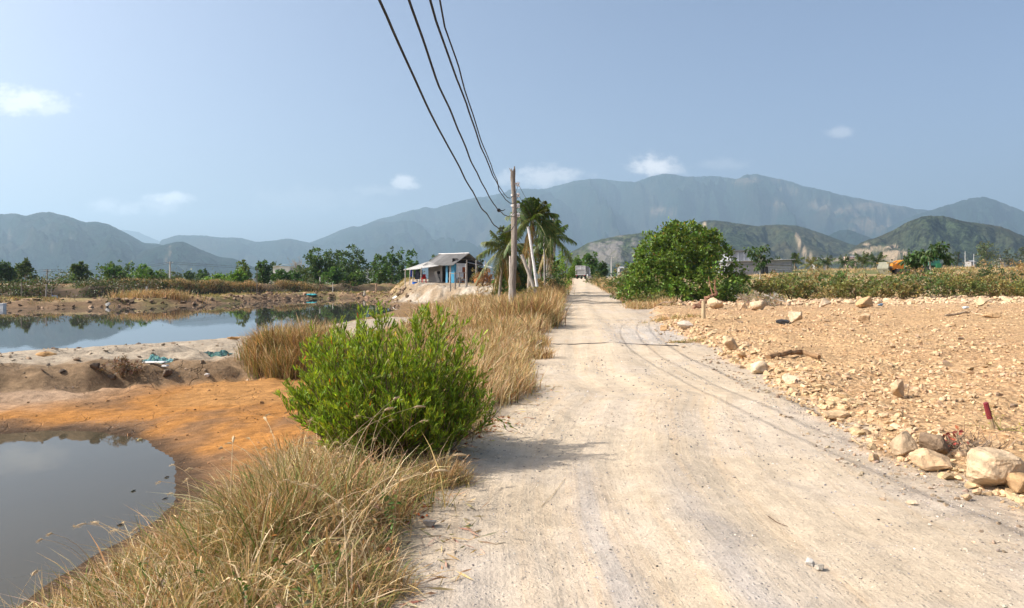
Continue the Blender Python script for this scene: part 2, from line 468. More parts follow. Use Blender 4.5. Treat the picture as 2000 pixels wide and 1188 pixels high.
mps = N(nt, 'ShaderNodeMapping'); mps.inputs['Rotation'].default_value = (0, 0, .6); mps.inputs['Scale'].default_value = (2.2, 11, 4); L(nt, P, mps.inputs[0])
rill = noise(nt, mps.outputs[0], 1.0, 5, .65)
v = mathn(nt, 'ADD', v, mathn(nt, 'MULTIPLY', mathn(nt, 'SUBTRACT', rill, .5), mathn(nt, 'MULTIPLY', mudw, .7)))
v = mathn(nt, 'SUBTRACT', v, mathn(nt, 'MULTIPLY', crack, .2))
v = mathn(nt, 'MAXIMUM', v, .12)
sc = nt.nodes.new('ShaderNodeVectorMath'); sc.operation = 'SCALE'
L(nt, rub, sc.inputs[0]); L(nt, v, sc.inputs['Scale'])
pb = N(nt, 'ShaderNodeBsdfPrincipled', Roughness=.95)
pb.inputs['Specular IOR Level'].default_value = .12
L(nt, sc.outputs[0], pb.inputs['Base Color'])
b1 = N(nt, 'ShaderNodeBump', Strength=.7, Distance=.06)
hsum = mathn(nt, 'ADD', mathn(nt, 'MULTIPLY', nmid, .7), mathn(nt, 'MULTIPLY', mathn(nt, 'MULTIPLY', streak2, rw), .22))
hsum = mathn(nt, 'ADD', hsum, mathn(nt, 'MULTIPLY', mathn(nt, 'SUBTRACT', 1.0, vor2.outputs['Distance']), mathn(nt, 'MULTIPLY', sm_.outputs[0], .9)))
hsum = mathn(nt, 'ADD', hsum, mathn(nt, 'MULTIPLY', mathn(nt, 'SUBTRACT', mathn(nt, 'MULTIPLY', rill, 1.6), mathn(nt, 'MULTIPLY', crack, .8)), mudw))
L(nt, hsum, b1.inputs['Height'])
b2 = N(nt, 'ShaderNodeBump', Strength=.6, Distance=.012)
L(nt, mathn(nt, 'ADD', mathn(nt, 'ADD', nfine, mathn(nt, 'MULTIPLY', ngrain, .5)), chip), b2.inputs['Height'])
L(nt, b1.outputs[0], b2.inputs['Normal']); L(nt, b2.outputs[0], pb.inputs['Normal'])
mo = N(nt, 'ShaderNodeOutputMaterial'); L(nt, pb.outputs[0], mo.inputs['Surface'])

# ------------------------------------------------------------ the ground: one graded grid, cut into its named parts
def graded(lo, hi, c, s0, g):
    out = [c]; x = c
    while x < hi: x += s0 + g * abs(x - c); out.append(x)
    x = c; left = []
    while x > lo: x -= s0 + g * abs(x - c); left.append(x)
    return np.array(left[::-1] + out)

gx = graded(-9000, 9000, .8, .055, .016)
gy = [-9.0]
while gy[-1] < 13000:
    y = gy[-1]; gy.append(y + (.25 if y < 2.4 else .045 + .0095 * (y - 2.4)))
gy = np.array(gy)
GX, GY = np.meshgrid(gx, gy)
gxf, gyf = GX.ravel(), GY.ravel()
FL = fields(gxf, gyf)
GZ = H(gxf, gyf, FL)
s1, s2, smd, tl, tr, tf = (FL[k] for k in ('s1', 's2', 'sm', 'tl', 'tr', 'tf'))

def blend(c, col, w): return c * (1 - w[:, None]) + np.array(col)[None] * w[:, None]
j1 = fbm(gxf, gyf, 4, 1.3, 101); j2 = fbm(gxf, gyf, 4, .35, 102); j3 = fbm(gxf, gyf, 4, .06, 103)
C = np.tile(np.array([[.30, .225, .11]]), (len(gxf), 1))                      # dry plain
C = blend(C, (.13, .135, .05), ss(-.05, .25, j3 + .3 * j2))                    # greener patches
C = blend(C, (.36, .28, .17), ss(.12, .35, -j3 + .4 * j2))
rubw = ss(-.35, .35, tf + .5 * j1) * ss(50, 46, gyf - .02 * gxf)
C = blend(C, (.465, .30, .145), rubw)
C = blend(C, (.45, .325, .20), rubw * ss(27, 40, gyf + 6 * j2) * .85)
C = blend(C, (.44, .25, .115), rubw * ss(.05, .35, j2 + .25 * j1) * .6)
lw = ss(.1, .6, tl + .6 * j1)
C = np.where((tl > 0)[:, None] & (gyf < 120)[:, None], blend(C, (.20, .125, .06), lw), C)
C = np.where(((gyf < 20) & (tl > 0))[:, None], blend(C, (.23, .10, .045), ss(.0, .25, j1) * ss(0.2, .8, tl)), C)
wt = gyf - YTOE(gxf)
left = (tl > 1.2) & (gyf < 40)
mud = np.where(left & (wt < .4), ss(4.6, 3.0, tl) * 0 + ss(1.6, 3.0, tl), 0)
C = blend(C, (.37, .168, .045), mud)
C = blend(C, (.37, .20, .075), mud * ss(.0, .3, j2 + .2 * j1) * .6)
C = blend(C, (.20, .115, .06), mud * ss(1.7, .3, s1 + 2.2 * j1 + 1.0 * j2) * .85)
C = blend(C, (.11, .07, .042), mud * ss(.55, .1, s1 + .5 * j1) * .8)
C = blend(C, (.36, .27, .19), mud * ss(-1.5, -.1, wt + .8 * j1) * .8 * ss(-6.5, -9.5, gxf))
bund = np.where(left, ss(-.15, .15, wt) * ss(1.6, 2.6, tl), 0)
C = blend(C, (.23, .155, .09), bund)
C = blend(C, (.37, .305, .225), bund * ss(.9, 1.7, wt + .9 * j1))
C = blend(C, (.30, .245, .19), bund * ss(1.2, .2, s2 + .6 * j1))
md = np.where((tl > 0) & (gyf < 130), ss(1.0, -.4, smd), 0)
C = blend(C, (.40, .345, .27), md)
C = blend(C, (.24, .17, .10), md * ss(.0, .3, j2 + .4 * j1) * .8)
C = blend(C, (.25, .18, .09), md * ss(-4.5, -7, smd) * .8)
fb = np.where((gxf < -9) & (s2 > -.3) & (s2 < 26) & (gyf > 34), 1.0, 0) * ss(-9, -16, gxf)
C = blend(C, (.20, .13, .075), fb)
C = blend(C, (.36, .25, .14), fb * ss(1.6, 2.6, s2 + j1 * 2) * ss(6.5, 5, s2))
C = blend(C, (.14, .13, .045), fb * ss(.05, .3, j2) * .7)
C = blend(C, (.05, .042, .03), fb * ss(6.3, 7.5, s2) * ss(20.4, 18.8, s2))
C = blend(C, (.07, .05, .03), fb * ss(16.5, 17.5, s2) * ss(23, 19.5, s2 + 2 * j1) * .9)  # second bank's dark earth face, with its shade put into the colour
wetb = ss(.5, 0, np.minimum(s1, s2))
C = C * (1 - .45 * wetb[:, None])
roadw = np.where(tl > -.0, ss(.35, -.1, tl), 1.0) * np.where(tf > -2, ss(.25, -.25, tf + .3 * j1), 1.0)
roadw = np.where(gyf > 250, 0, roadw)
C = blend(C, (.535, .435, .315), roadw)
shoulder = roadw * ss(-.35, .45, tr + .5 * j1)
C = blend(C, (.37, .305, .235), shoulder * .9)
C = blend(C, (.46, .40, .34), roadw * ss(.1, .32, j2 + .5 * j1) * .3)
uu_ = gxf - XL(gyf)
gt = roadw * np.clip(np.exp(-((uu_ - 1.2 - .05 * gyf * 0 + .12 * j2) / .16) ** 2) * ss(8.5, 4.5, gyf + 2 * j1) + .9 * np.exp(-((uu_ - 1.95 + .2 * j1) / .17) ** 2) * ss(6.6, 4.6, gyf + 1.5 * j1) + .5 * np.exp(-((uu_ - .35) / .2) ** 2) * ss(6, 4, gyf), 0, 1)
C = blend(C, (.33, .31, .30), gt * .6)
gv = roadw * ss(16.5, 20, gyf + 2 * j1) * ss(28, 23, gyf) * ss(-2.6, -1, tr)
C = blend(C, (.40, .375, .35), gv * .6)
C = np.clip(C * (1 + .18 * j1[:, None]), .01, .9)
ruv_ = np.stack([gxf - XL(gyf), gyf, roadw * (1 - .6 * shoulder)], 1)
msk_ = np.stack([rubw * ss(60, 46, gyf), np.clip(.6 * shoulder + gv + gt, 0, 1), np.clip(mud + .8 * bund, 0, 1)], 1)

nx_, ny_ = len(gx), len(gy)
ii = np.arange(ny_ - 1)[:, None] * nx_ + np.arange(nx_ - 1)[None]
QF = np.stack([ii, ii + 1, ii + nx_ + 1, ii + nx_], -1).reshape(-1, 4)
VV = np.stack([gxf, gyf, GZ], 1)
# smooth normals of the whole sheet, shared by its parts
Z2 = GZ.reshape(ny_, nx_)
dzy = np.gradient(Z2, gy, axis=0); dzx = np.gradient(Z2, gx, axis=1)
NR = np.stack([-dzx, -dzy, np.ones_like(dzx)], -1).reshape(-1, 3)
NR /= np.linalg.norm(NR, axis=1)[:, None]
c = QF[:, 0]
region = np.zeros(len(QF), int)
region[(tl[c] <= 0) & (tf[c] <= 0) & (gyf[c] < 160) & ((tr[c] < 1.2) | (gyf[c] < 50))] = 1
region[(rubw[c] > .5)] = 2
region[(bund[c] > .5)] = 3
region[(mud[c] > .5) | (s1[c] < .6)] = 4
for k, nm in enumerate(('ground', 'dirt_road', 'rubble_ground', 'earth_bank', 'mud_shore')):
    q = QF[region == k]
    if len(q) == 0: continue
    u_, inv = np.unique(q, return_inverse=True)
    me = mesh_arrays(nm, VV[u_], [inv.reshape(-1, 4)], smooth=True)
    for an, arr in (('ruv', ruv_), ('msk', msk_)):
        a = me.attributes.new(an, 'FLOAT_VECTOR', 'POINT'); a.data.foreach_set('vector', arr[u_].astype(np.float32).ravel())
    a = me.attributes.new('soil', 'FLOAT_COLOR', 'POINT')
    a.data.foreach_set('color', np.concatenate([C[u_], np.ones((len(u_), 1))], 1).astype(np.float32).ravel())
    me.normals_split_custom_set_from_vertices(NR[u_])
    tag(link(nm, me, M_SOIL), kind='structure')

# ------------------------------------------------------------ water
def water_mat(name, base, rough, bumpd):
    m, nt = new_mat(name)
    g = N(nt, 'ShaderNodeNewGeometry')
    p = N(nt, 'ShaderNodeBsdfPrincipled', Roughness=rough, IOR=1.28 if bumpd > .0035 else 1.33)
    n_ = noise(nt, g.outputs['Position'], .35, 3)
    L(nt, mixc(nt, n_, base, tuple(b * .8 for b in base)), p.inputs['Base Color'])
    b = N(nt, 'ShaderNodeBump', Strength=.3, Distance=bumpd)
    mp = N(nt, 'ShaderNodeMapping'); mp.inputs['Scale'].default_value = (1, .5, 1); L(nt, g.outputs['Position'], mp.inputs[0])
    L(nt, noise(nt, mp.outputs[0], 2.2, 3), b.inputs['Height']); L(nt, b.outputs[0], p.inputs['Normal'])
    o = N(nt, 'ShaderNodeOutputMaterial'); L(nt, p.outputs[0], o.inputs['Surface'])
    return m
def pond(P, z, mat, grow):
    c = P.mean(0); V = [(*(c + (p - c) * grow), z) for p in P]
    me = mesh_arrays('pond_water', np.array(V), [np.arange(len(V))[None]])
    return tag(link('pond_water', me, mat), kind='structure')
pond(POND1, ZW1, water_mat('muddy_water', (.066, .056, .036), .03, .004), 1.12)
pond(POND2, ZW2, water_mat('still_water', (.05, .05, .045), .012, .003), 1.03)

# ------------------------------------------------------------ hills
def hill_mat(name, green, dry, scar, dens=1.0):
    m, nt = new_mat(name)
    g = N(nt, 'ShaderNodeNewGeometry'); P = g.outputs['Position']
    sc_ = N(nt, 'ShaderNodeAttribute', attribute_name='scar')
    n1 = noise(nt, P, .004, 6, .65); n2 = noise(nt, P, .03, 6, .7); n3 = noise(nt, P, .0015, 4); n4 = noise(nt, P, .11, 3, .6)
    n24 = mathn(nt, 'MULTIPLY_ADD', n4, .45, mathn(nt, 'MULTIPLY', n2, .55))
    c1 = mixc(nt, ramp(nt, n24, .42, .58), tuple(x * 1.7 for x in green), tuple(x * .22 for x in green))
    c2 = mixc(nt, ramp(nt, mathn(nt, 'MULTIPLY_ADD', n3, .6, mathn(nt, 'MULTIPLY', n1, .5)), .53, .72), c1, mixc(nt, ramp(nt, n24, .42, .6), dry, tuple(x * .4 for x in dry)))
    sp = mathn(nt, 'MULTIPLY', sc_.outputs['Fac'], ramp(nt, n2, .3, .6))
    c3 = mixc(nt, sp, c2, mixc(nt, n2, scar, tuple(x * .55 for x in scar)))
    p = N(nt, 'ShaderNodeBsdfPrincipled', Roughness=1.0); p.inputs['Specular IOR Level'].default_value = 0
    L(nt, c3, p.inputs['Base Color'])
    b = N(nt, 'ShaderNodeBump', Strength=1.0, Distance=26.0)
    L(nt, mathn(nt, 'ADD', mathn(nt, 'MULTIPLY_ADD', n4, .35, n2), n1), b.inputs['Height']); L(nt, b.outputs[0], p.inputs['Normal'])
    o = N(nt, 'ShaderNodeOutputMaterial'); L(nt, p.outputs[0], o.inputs['Surface'])
    return m

def hill(prof, D, depth, mat, seed, spur=.16, scars=(), zbase=-12.0, rim=0.012):
    """ridge whose crest passes D metres away; prof is the crest line, scars are bare patches (px, py, rx, ry, strength)"""
    pr = np.array(prof, float)
    a0, a1 = pr[0, 0], pr[-1, 0]
    nu = int(min(800, max(200, (a1 - a0) / 2))); nv = 110
    px = np.linspace(a0, a1, nu)
    yy = np.interp(px, pr[:, 0], pr[:, 1])
    k = np.ones(5) / 5; ysm = np.convolve(np.pad(yy, 2, 'edge'), k, 'valid')
    crest = EYE + (HOR - ysm) / F * D
    U = (px - 1000) / F * D
    crest = crest + rim * (crest - zbase).clip(0) * fbm(U, U * 0, 5, 6.0 / depth * 3, seed) * .8 + rim * .55 * (crest - zbase).clip(0) * fbm(U, U * 0, 4, 90.0 / depth, seed + 5, .7)
    v = np.linspace(0, 1.45, nv)
    UU, VV_ = np.meshgrid(U, v)
    base = ss(0, 1, VV_) * .55 + np.clip(VV_, 0, 1) * .45
    base = np.where(VV_ > 1, 1 - (VV_ - 1) * 1.6, base)
    n = fbm(UU, VV_ * depth * .45, 6, 2.6 / depth, seed, .55)
    rid = 1 - 2 * np.abs(fbm(UU + .25 * VV_ * depth, VV_ * depth * .55, 5, 3.4 / depth, seed + 9, .5))
    shp = base + spur * (rid - .75) * np.sin(np.pi * np.clip(VV_, 0, 1)) * 1.5 + spur * .7 * n * np.sin(np.pi * np.clip(VV_, 0, 1))
    shp = shp + spur * 1.2 * (np.abs(fbm(UU + .3 * VV_ * depth, VV_ * depth * .5, 4, 9.0 / depth, seed + 50, .55)) - .16) * np.sin(np.pi * np.clip(VV_, 0, 1)) ** .6
    Z = zbase + (crest - zbase)[None] * np.clip(shp, -.1, None)
    Z = np.where(VV_ <= 1, np.minimum(Z, zbase + (crest - zbase)[None] * np.clip(base * .75 + .25 * np.sqrt(np.clip(VV_, 0, 1)) + .04, 0, 1)), Z)
    # fan the front foot inwards so slopes face the valley
    Yd = D - depth * (1 - VV_) + depth * .12 * fbm(UU, UU * 0, 3, 1.6 / depth, seed + 3)
    Xd = UU * Yd / D
    Z = np.where(VV_ < 1, np.minimum(Z, EYE + (crest[None] - EYE) * Yd / D * .995), Z)
    V = np.stack([Xd, Yd, Z], -1).reshape(-1, 3)
    i = np.arange(nv - 1)[:, None] * nu + np.arange(nu - 1)[None]
    Q = np.stack([i, i + 1, i + nu + 1, i + nu], -1).reshape(-1, 4)
    me = mesh_arrays('hill', V, [Q], smooth=True)
    sc = np.zeros(len(V))
    sxp = 1000 + F * V[:, 0] / V[:, 1]; syp = HOR - F * (V[:, 2] - EYE) / V[:, 1]
    for (cx, cy, rx, ry, st) in scars:
        w = 1.3 * fbm(V[:, 0], V[:, 2] * 2, 4, 22.0 / depth, seed + 30)
        sc = np.maximum(sc, min(1.4, st * 1.5) * ss(1.25, .6, np.sqrt(((sxp - cx) / rx) ** 2 + ((syp - cy) / ry) ** 2) + w))
    a = me.attributes.new('scar', 'FLOAT', 'POINT'); a.data.foreach_set('value', sc.astype(np.float32))
    return tag(link('hill', me, mat), kind='structure')

G1, D1, S1 = (.011, .024, .017), (.055, .050, .034), (.30, .22, .15)  # forest green pushed towards blue: some distance haze put into the colour
HM = hill_mat('forested_hill', G1, D1, S1)
HM2 = hill_mat('scrub_hill', (.036, .05, .026), (.10, .085, .045), (.52, .40, .27))
# big range
hill([(420, 545), (520, 505), (560, 490), (600, 476), (650, 456), (672, 446), (690, 441), (700, 443), (740, 428), (790, 414), (830, 404), (850, 407), (900, 391), (950, 380), (1000, 369), (1060, 366), (1100, 360), (1130, 350), (1170, 348), (1200, 352), (1240, 356), (1265, 346), (1300, 339), (1340, 346), (1370, 345), (1400, 344), (1440, 350), (1455, 342), (1475, 340), (1500, 346), (1540, 354), (1570, 365), (1600, 370), (1660, 383), (1720, 394), (1790, 408), (1830, 411), (1900, 428), (1990, 450), (2200, 500)],
     8000, 3600, HM, 4, .34, [(1700, 405, 70, 12, .5), (1690, 438, 40, 22, .45), (1290, 412, 26, 8, .6), (1470, 352, 50, 5, .4), (1600, 400, 30, 8, .5), (1540, 372, 25, 6, .4), (1780, 450, 30, 9, .5), (1510, 398, 30, 7, .35)], -10)
hill([(300, 530), (311, 470), (345, 459), (400, 460), (430, 463), (470, 464), (500, 472), (530, 470), (563, 465), (600, 473), (640, 480), (720, 500), (800, 530)], 6500, 1700, HM, 14, .26)
hill([(120, 500), (200, 455), (245, 449), (270, 453), (300, 466), (330, 478), (400, 520)], 10500, 2200, HM, 24, .1)
hill([(-500, 470), (-250, 445), (-100, 428), (0, 418), (30, 417), (50, 421), (75, 414), (100, 414), (130, 421), (165, 434), (190, 433), (215, 439), (250, 456), (280, 474), (310, 476), (340, 486), (400, 506), (480, 528), (560, 545)], 4200, 1900, HM, 34, .32,
     [(18, 462, 4, 9, .3), (137, 458, 3, 12, .28), (102, 484, 3, 12, .22)])
hill([(180, 540), (240, 510), (280, 490), (320, 478), (345, 472), (360, 472), (390, 486), (430, 502), (455, 504), (475, 513), (540, 540)], 3300, 900, HM, 44, .26, [(332, 494, 3, 10, .6), (324, 506, 2.5, 8, .35)])
hill([(1650, 500), (1740, 440), (1790, 418), (1840, 404), (1880, 390), (1920, 383), (1950, 391), (2000, 412), (2080, 440), (2250, 480), (2500, 520)], 6200, 2200, HM, 54, .26)
hill([(1480, 530), (1560, 495), (1600, 468), (1640, 449), (1660, 449), (1700, 464), (1750, 492), (1800, 525)], 4300, 1100, HM, 64, .14)
hill([(1240, 520), (1290, 470), (1330, 446), (1370, 432), (1395, 429), (1440, 436), (1480, 441), (1520, 438), (1550, 440), (1580, 446), (1620, 461), (1660, 476), (1700, 486), (1760, 505), (1840, 530)], 2500, 900, HM2, 74, .3,
     [(1376, 446, 4, 9, 1.0), (1557, 460, 3, 12, .8), (1561, 475, 3.5, 10, .8), (1571, 490, 3, 9, .6), (1583, 503, 3, 8, .5), (1500, 512, 40, 5, .5), (1650, 508, 60, 4, .5)])
hill([(1050, 535), (1110, 495), (1150, 474), (1185, 464), (1230, 457), (1275, 452), (1330, 458), (1420, 490), (1520, 525)], 2100, 600, hill_mat('quarry_hill', (.05, .065, .026), (.15, .12, .06), (.27, .24, .21)), 84, .13,
     [(1190, 484, 40, 18, .9), (1165, 507, 36, 10, .6), (1250, 480, 24, 11, .7), (1235, 506, 36, 8, .45)])
hill([(1560, 535), (1640, 498), (1690, 470), (1740, 452), (1775, 432), (1800, 422), (1840, 421), (1880, 431), (1920, 436), (1950, 441), (2000, 458), (2080, 480), (2200, 505), (2400, 530)], 1900, 700, HM2, 94, .26,
     [(1692, 478, 9, 4, 1.1), (1712, 485, 14, 4, 1.1), (1738, 500, 14, 10, 1.1), (1742, 482, 12, 3, 1.0), (1760, 491, 22, 3, .9), (1680, 492, 20, 5, .9), (1675, 508, 60, 4, .5)])

# ------------------------------------------------------------ leaves, trees and shrubs
def unit(v): return v / (np.linalg.norm(v, axis=-1, keepdims=True) + 1e-9)

def leaf_quads(P, D, Ln, Wd, rs, droop=0.0):
    """rhombic leaves: base P, direction D"""
    n = len(P)
    Ln = np.broadcast_to(Ln, (n,))[:, None]; Wd = np.broadcast_to(Wd, (n,))[:, None]
    D = unit(D)
    S_ = unit(np.cross(D, unit(rs.normal(size=(n, 3)))))
    mid = P + D * Ln * .5
    tip = P + D * Ln; tip[:, 2] -= droop * Ln[:, 0]
    return np.stack([P, mid + S_ * Wd * .5, tip, mid - S_ * Wd * .5], 1)

def tints(base, n, rs, var=.25, hue=.12):
    t = np.array(base)[None] * (1 + var * rs.normal(size=(n, 1)).clip(-1.8, 2.2))
    t = t * (1 + hue * rs.normal(size=(n, 3)))
    return np.clip(t, .004, .8)

def crown_points(blobs, nclump, per, rs, spread=.16, shell=.55):
    """leaf positions: clumps scattered in the outer part of the crown's lobes; returns points, outward directions, clump ids"""
    blobs = np.array(blobs, float)                     # cx cy cz rx ry rz
    vol = blobs[:, 3] * blobs[:, 4] * blobs[:, 5]
    bi = rs.choice(len(blobs), nclump, p=vol ** .67 / (vol ** .67).sum())
    d = unit(rs.normal(size=(nclump, 3)))
    r = shell + (1.12 - shell) * rs.random((nclump, 1)) ** .7
    Cc = blobs[bi, :3] + d * r * blobs[bi, 3:]
    fq = 1.5 / blobs[:, 3].mean()
    gap = fbm(Cc[:, 0] * fq + 7, Cc[:, 2] * fq + Cc[:, 1] * fq * .6, 2, 1.0, 33)
    bad = np.where(gap < np.quantile(gap, .2))[0]; ok_ = np.where(gap >= np.quantile(gap, .2))[0]
    pick = rs.choice(ok_, len(bad)); Cc[bad] = Cc[pick] + .12 * blobs[bi[pick], 3:] * rs.normal(size=(len(bad), 3)); d[bad] = d[pick]
    rad = spread * (blobs[bi, 3:].mean(1)) * (.45 + 1.05 * rs.random(nclump) ** 1.3)
    k = np.repeat(np.arange(nclump), per)
    off = unit(rs.normal(size=(len(k), 3))) * (rs.random((len(k), 1)) ** .45)
    return Cc[k] + off * rad[k][:, None], unit(off * .7 + d[k] * .6), k, Cc, d

def crown_mesh(mb, blobs, nclump, per, lsize, base, rs, asp=.5, spread=.16, shell=.5, up=.15, droop=.1, var=.22, dry=0.0, drycol=(.30, .20, .07)):
    P, D, k, Cc, d = crown_points(blobs, nclump, per, rs, spread, shell)
    D = D + np.array([0, 0, up]) + .55 * rs.normal(size=D.shape)
    ln = lsize * (.65 + .7 * rs.random(len(P)))
    q = leaf_quads(P, D, ln, ln * asp, rs, droop)
    t = tints(base, len(P), rs, var) * (1 + .22 * rs.normal(size=(len(Cc), 1)).clip(-1.4, 1.6))[k]
    if dry:
        w = rs.random(len(P)) < dry
        t[w] = tints(drycol, int(w.sum()), rs)
    mb.quads(q, np.clip(t, .004, .8))
    return Cc

def limbs(mb, h, tr, Cc, rs, n=7, lean=(0, 0), tint=(.16, .12, .08)):
    top = np.array([lean[0], lean[1], h])
    m = 6
    tt = np.linspace(0, 1, m)[:, None]
    pts = tt * top + np.concatenate([.05 * h * rs.normal(size=(m, 2)) * tt * (1 - tt) * 2, np.zeros((m, 1))], 1)
    pts[0] = (0, 0, -.35)
    mb.tube(pts, np.linspace(tr, tr * .45, m), 7, tint)
    for c in Cc[rs.choice(len(Cc), min(n, len(Cc)), replace=False)]:
        s = pts[rs.integers(2, m)]
        mid = (s + c) / 2 + [0, 0, .12 * np.linalg.norm(c - s)]
        mb.tube([s, mid, c], [tr * .4, tr * .24, tr * .07], 5, tint)

GREEN_D, GREEN_M, GREEN_L, OLIVE = (.035, .065, .016), (.05, .095, .02), (.085, .15, .022), (.12, .115, .035)

def tree(name, label, cat, loc, h, w, seed, base=GREEN_M, trunk=.3, nlobes=5, n=2600, lsize=.40, tr=None, group=None, asp=.5, tall=1.0, bark=(.17, .13, .09), lobes=None, dry=0.0, shell=.45, spread=.2):
    rs = np.random.default_rng(seed)
    t = empty(name, loc, label, cat, group)
    h0 = h * trunk
    if lobes is None:
        lobes = []; nlobes = nlobes + 4
        for i in range(nlobes):
            f = (i + .5) / nlobes
            a = i * 2.4 + .5 * rs.normal(); rr = w * .27 * (.35 + .65 * rs.random()) * (1.15 - .7 * f)
            sz = w * (.23 + .12 * rs.random()) * (1.15 - .42 * f)
            zz = h0 + (h - h0) * (.10 + .78 * f)
            lobes.append((math.cos(a) * rr * 1.1, math.sin(a) * rr, zz, sz, sz, min(sz * tall, (h - h0) * .3)))
    mb = MB()
    per = 14
    Cc = crown_mesh(mb, lobes, max(8, int(n * 1.25) // per), per, lsize, tuple(1.75 * c for c in base), rs, asp, dry=dry, shell=shell, spread=spread)
    mb.build('crown', M_LEAF, t)
    tb = MB(); limbs(tb, h0 + (h - h0) * .45, tr or .026 * h, Cc, rs, 6, (w * .06 * rs.normal(), 0), bark)
    tb.build('trunk', M_BARK, t)
    return t

def shrub(name, label, cat, loc, w, dpt, h, seed, base, n=1500, lsize=.16, group=None, asp=.45, dry=.0, nl=5, stems=5, drycol=(.30, .20, .07), spread=.2):
    rs = np.random.default_rng(seed)
    t = empty(name, loc, label, cat, group)
    lobes = [(0, 0, h * .45, w * .42, dpt * .42, h * .45)]
    for i in range(nl):
        a = rs.random() * 6.28; sz = .16 + .15 * rs.random()
        lobes.append((math.cos(a) * w * .30, math.sin(a) * dpt * .3, h * (.3 + .42 * rs.random()), w * sz, dpt * sz, h * (.2 + .12 * rs.random())))
    mb = MB(); Cc = crown_mesh(mb, lobes, n // 12, 12, lsize, tuple(1.35 * q for q in base), rs, asp, spread=spread, shell=.4, dry=dry, drycol=drycol)
    mb.V = [np.column_stack([v[:, :2], np.maximum(v[:, 2], -.1)]) for v in mb.V]
    mb.build('foliage', M_LEAF, t)
    sb = MB()
    for c in Cc[rs.choice(len(Cc), min(stems, len(Cc)), replace=False)]:
        b0 = np.array([.004 * rs.normal(), .004 * rs.normal(), -.15])
        sb.tube([b0, (b0 + c) / 2 + [0, 0, .1 * h], c], [.014 * h + .008, .01 * h + .006, .004], 5, (.15, .11, .07))
    sb.build('stems', M_BARK, t)
    return t

# --- coconut palms
def frond_quads(mbl, o, az, el, Lf, rs, base, droop, nl=26, ll=.62, wl=.045, stem=None):
    s = np.linspace(0, 1, 9)
    r = Lf * s
    dirh = np.array([math.cos(az), math.sin(az), 0])
    pts = o + dirh * (r * math.cos(el) * (1 - .12 * s * droop))[:, None] + np.array([0, 0, 1]) * (r * math.sin(el) - droop * Lf * .62 * s ** 2)[:, None]
    (stem or mbl).tube(pts, np.linspace(.035, .008, 9), 4, (.20, .20, .06))
    side = np.array([-math.sin(az), math.cos(az), 0])
    ts = np.linspace(.12, .98, nl)
    c = np.stack([np.interp(ts, s, pts[:, k]) for k in range(3)], 1)
    T = unit(np.gradient(c, axis=0))
    prof = ll * np.sin(np.pi * (.12 + .80 * ts)) ** .7
    for sg in (-1, 1):
        D = unit(T * .65 + sg * side * .8 + np.array([0, 0, -.35 - .25 * droop]) + .12 * rs.normal(size=c.shape))
        L_ = (prof * (.85 + .3 * rs.random(nl)))[:, None]
        Sx = unit(np.cross(D, np.array([0, 0, 1.0])) * .5 + T * .7) * wl * .5
        mid = c + D * L_ * .45 + [0, 0, .03]
        tip = c + D * L_ + np.array([0, 0, -1]) * L_ * (.25 + .2 * droop)
        q1 = np.stack([c - Sx * .6, c + Sx * .6, mid + Sx, mid - Sx], 1)
        q2 = np.stack([mid - Sx, mid + Sx, tip + Sx * .1, tip - Sx * .1], 1)
        t = tints(base, nl, rs, .2)
        mbl.quads(q1, t); mbl.quads(q2, t)

def palm(label, loc, ht, Lf, seed, nf=18, lean=(0, 0), group=None, base=(.075, .125, .026), deadf=3, tr=.13, nl=26, trunk_t=(.30, .26, .21), elmin=-.35, wl=.05, azr=None):
    rs = np.random.default_rng(seed)
    t = empty('coconut_palm', loc, label, 'palm tree', group)
    top = np.array([lean[0], lean[1], ht])
    tb = MB()
    m = 10; s = np.linspace(0, 1, m)[:, None]
    pts = np.concatenate([s ** 1.5 * lean[0], s ** 1.5 * lean[1], s * ht], 1); pts[0, 2] = -.4
    tb.tube(pts, np.interp(np.linspace(0, 1, m), [0, .1, 1], [tr * 1.5, tr, tr * .8]) * (1 + .06 * rs.normal(size=m)), 8, trunk_t)
    tb.build('trunk', M_BARK, t)
    for i in range(nf):
        az = i * 2.399 + .3 * rs.normal()
        f = i / nf
        el = 1.35 - (1.35 - elmin) * f + .1 * rs.normal()
        mb = MB()
        frond_quads(mb, top, az, el, Lf * (.7 + .3 * f + .1 * rs.random()), rs, base if rs.random() > .2 else (.11, .13, .025), .25 + .75 * f, nl, .24 * Lf, wl)
        mb.build('frond', M_LEAF, t)
    for i in range(deadf):
        mb = MB(); frond_quads(mb, top - [0, 0, .15], rs.random() * 6.28, -.7 - .4 * rs.random(), Lf * .85, rs, (.28, .19, .07), .8, nl, .2 * Lf, wl)
        mb.build('frond', M_LEAF, t)['label'] = 'dry brown hanging frond'
    return t

def pos(px, d, dz=0.0):
    x = (px - 1000) / F * d
    return (x, d, hz(x, d) + dz)

def mpx(d): return d / F      # metres per photo pixel at distance d

